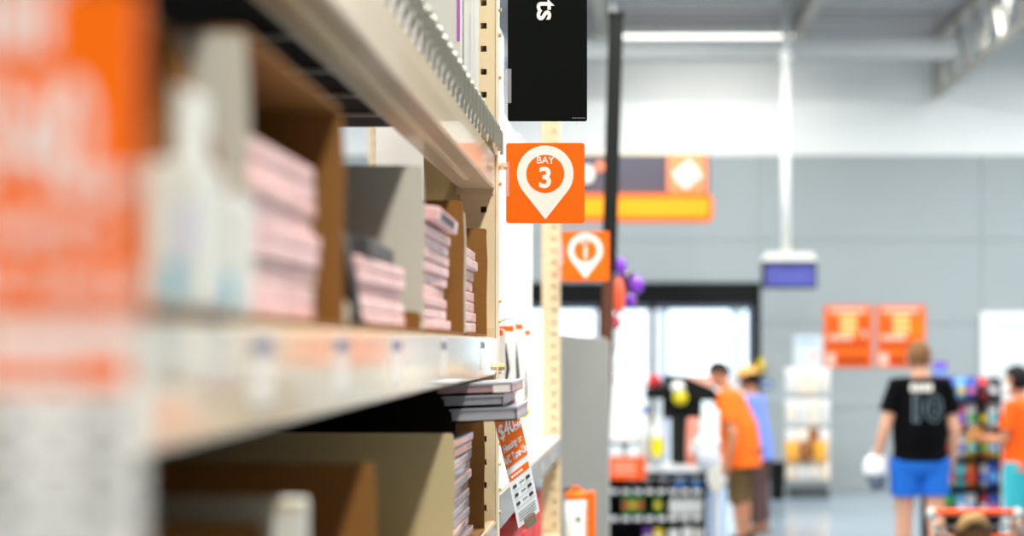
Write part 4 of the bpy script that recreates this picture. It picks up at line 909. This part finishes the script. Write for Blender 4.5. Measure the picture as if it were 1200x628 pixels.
MB().tube([(0,0,h*.42),(0,0,h*.6),(0,0,h*.85),(-.01,0,h)],[(.085,.04),(.09,.045),(.085,.04),(.06,.02)],14,side=(1,0,0)).build('bag_body',mat('white bag',(244,240,240),.5,.04),r,smooth=True)
MB().tube([(.02,0,0),(.015,0,h*.2),(.005,0,h*.43)],[(.05,.03),(.065,.04),(.08,.04)],14,side=(1,0,0)).build('lower_part',mat('slate grey bag bottom',(90,100,116),.6,.1),r,smooth=True)
MB().tube([(-.03,0,h),(-.02,0,h+.05),(.02,0,h+.05),(.03,0,h*.98)],.006,6).build('handle',M_dw,r)

# shopper in the orange shirt leaning over the counter
D = 13.2; s2 = .985; X2 = X(869,D)
arms = {('e',-1):V((-.285,-.01,1.04)),('w',-1):V((-.28,.05,.79)),('e',1):V((.27,.16,1.03)),('w',1):V((.22,.30,.86))}
human('man in orange shirt and olive shorts leaning over the checkout',(X2,D,0),math.radians(68),M_skin2,mat('dark brown hair',(42,32,28),.7,.2,30),s2,.30,((.2,.165),(.2,.175),(.2,.15),(.19,.12)),arms,None,headturn=.3,headnod=.30,
    shirt=mat('bright orange cotton',(252,112,30),.8,.05,10),hem=.73,pants=mat('olive brown shorts',(96,76,46),.8,.1,12),pant_hem=.40,shoes=mat('dark shoe',(50,46,44),.7))
# companion with straw hat
D = 14.0; s3 = .925; X3 = X(889,D)
arms = {('e',-1):V((-.25,.08,1.06)),('w',-1):V((-.20,.25,1.02)),('e',1):V((.25,.1,1.08)),('w',1):V((.18,.28,1.05))}
p3,i3 = human('person in lavender blue shirt, brown trousers and straw hat behind the orange shirt',(X3,D,0),math.radians(62),M_skin2,mat('dark hair',(36,28,26),.7,.2,30),s3,.16,((.16,.13),(.15,.125),(.16,.12),(.165,.10)),arms,None,headnod=.2,
    shirt=mat('lavender blue cotton',(122,146,226),.8,.06,10),hem=.78,pants=mat('plum brown trousers',(92,70,68),.8,.1,12),pant_hem=.12,shoes=mat('tan shoe',(150,110,84),.7),hair_long=True)
M_straw = mat('straw hat weave',(214,160,92),.8,.15,60)
h_ = MB(); h_.lathe([(.17,.0),(.165,.008),(.095,.012),(.088,.07),(.06,.095),(0,.10)],n=22); 
Mt = Matrix.Translation(i3['hc']+V((0,.0,.055))) @ (i3['Mh'].to_4x4())
h_.v = [Mt @ v for v in h_.v]; hat = h_.build('straw_hat',M_straw,p3,smooth=True)
b_ = MB(); b_.lathe([(.093,.013),(.092,.038)],n=22); b_.v = [Mt @ v for v in b_.v]; b_.build('hat_band',M_black,hat)
# worker in orange at the right edge
D = 12.0; s4 = .945; X4 = X(1196,D)
arms = {('e',-1):V((-.23,.05,1.11)),('w',-1):V((-.19,.28,1.13)),('e',1):V((.23,.02,1.10)),('w',1):V((.15,.26,1.12))}
p4,i4 = human('woman in orange shirt and aqua shorts at the right edge beside the snack rack',(X4,D,0),math.radians(50),M_skin2,mat('black hair',(18,16,18),.6,.2,30),s4,.03,((.18,.135),(.165,.125),(.17,.13),(.165,.10)),arms,None,headturn=.25,
    shirt=mat('deep orange cotton',(252,96,22),.8,.05,10),hem=.84,pants=mat('aqua cotton',(62,178,190),.75,.06,10),pant_hem=.44,shoes=mat('white shoe',(220,220,220),.7),hair_long=True,hair_vol=1.16)
m_ = MB(); m_.ell(i4['hc']+i4['Mh'] @ V((0,.07,-.05)),(.055,.045,.05),12,8,i4['Mh']); m_.build('white_face_patch',M_dw,p4,smooth=True)  # plain white patch over the lower face
Rz = Matrix.Rotation(math.radians(50),3,'Z'); hp = p4.location+Rz @ (i4['wr'][-1]+V((.02,.06,.0)))
r = thing('snack_packet','small amber and brown packet held by the woman in orange','packet',hp-V((0,0,.05)))
MB().lathe([(.035,0),(.045,.03),(.045,.10),(.03,.13),(0,.135)],n=14).build('packet',mat('amber pouch',(206,150,50),.5,.2,14,rgb2=(120,80,40)),r,smooth=True); MB().lathe([(.047,.045),(.047,.075)],n=14).build('print_band',M_kraft,r)
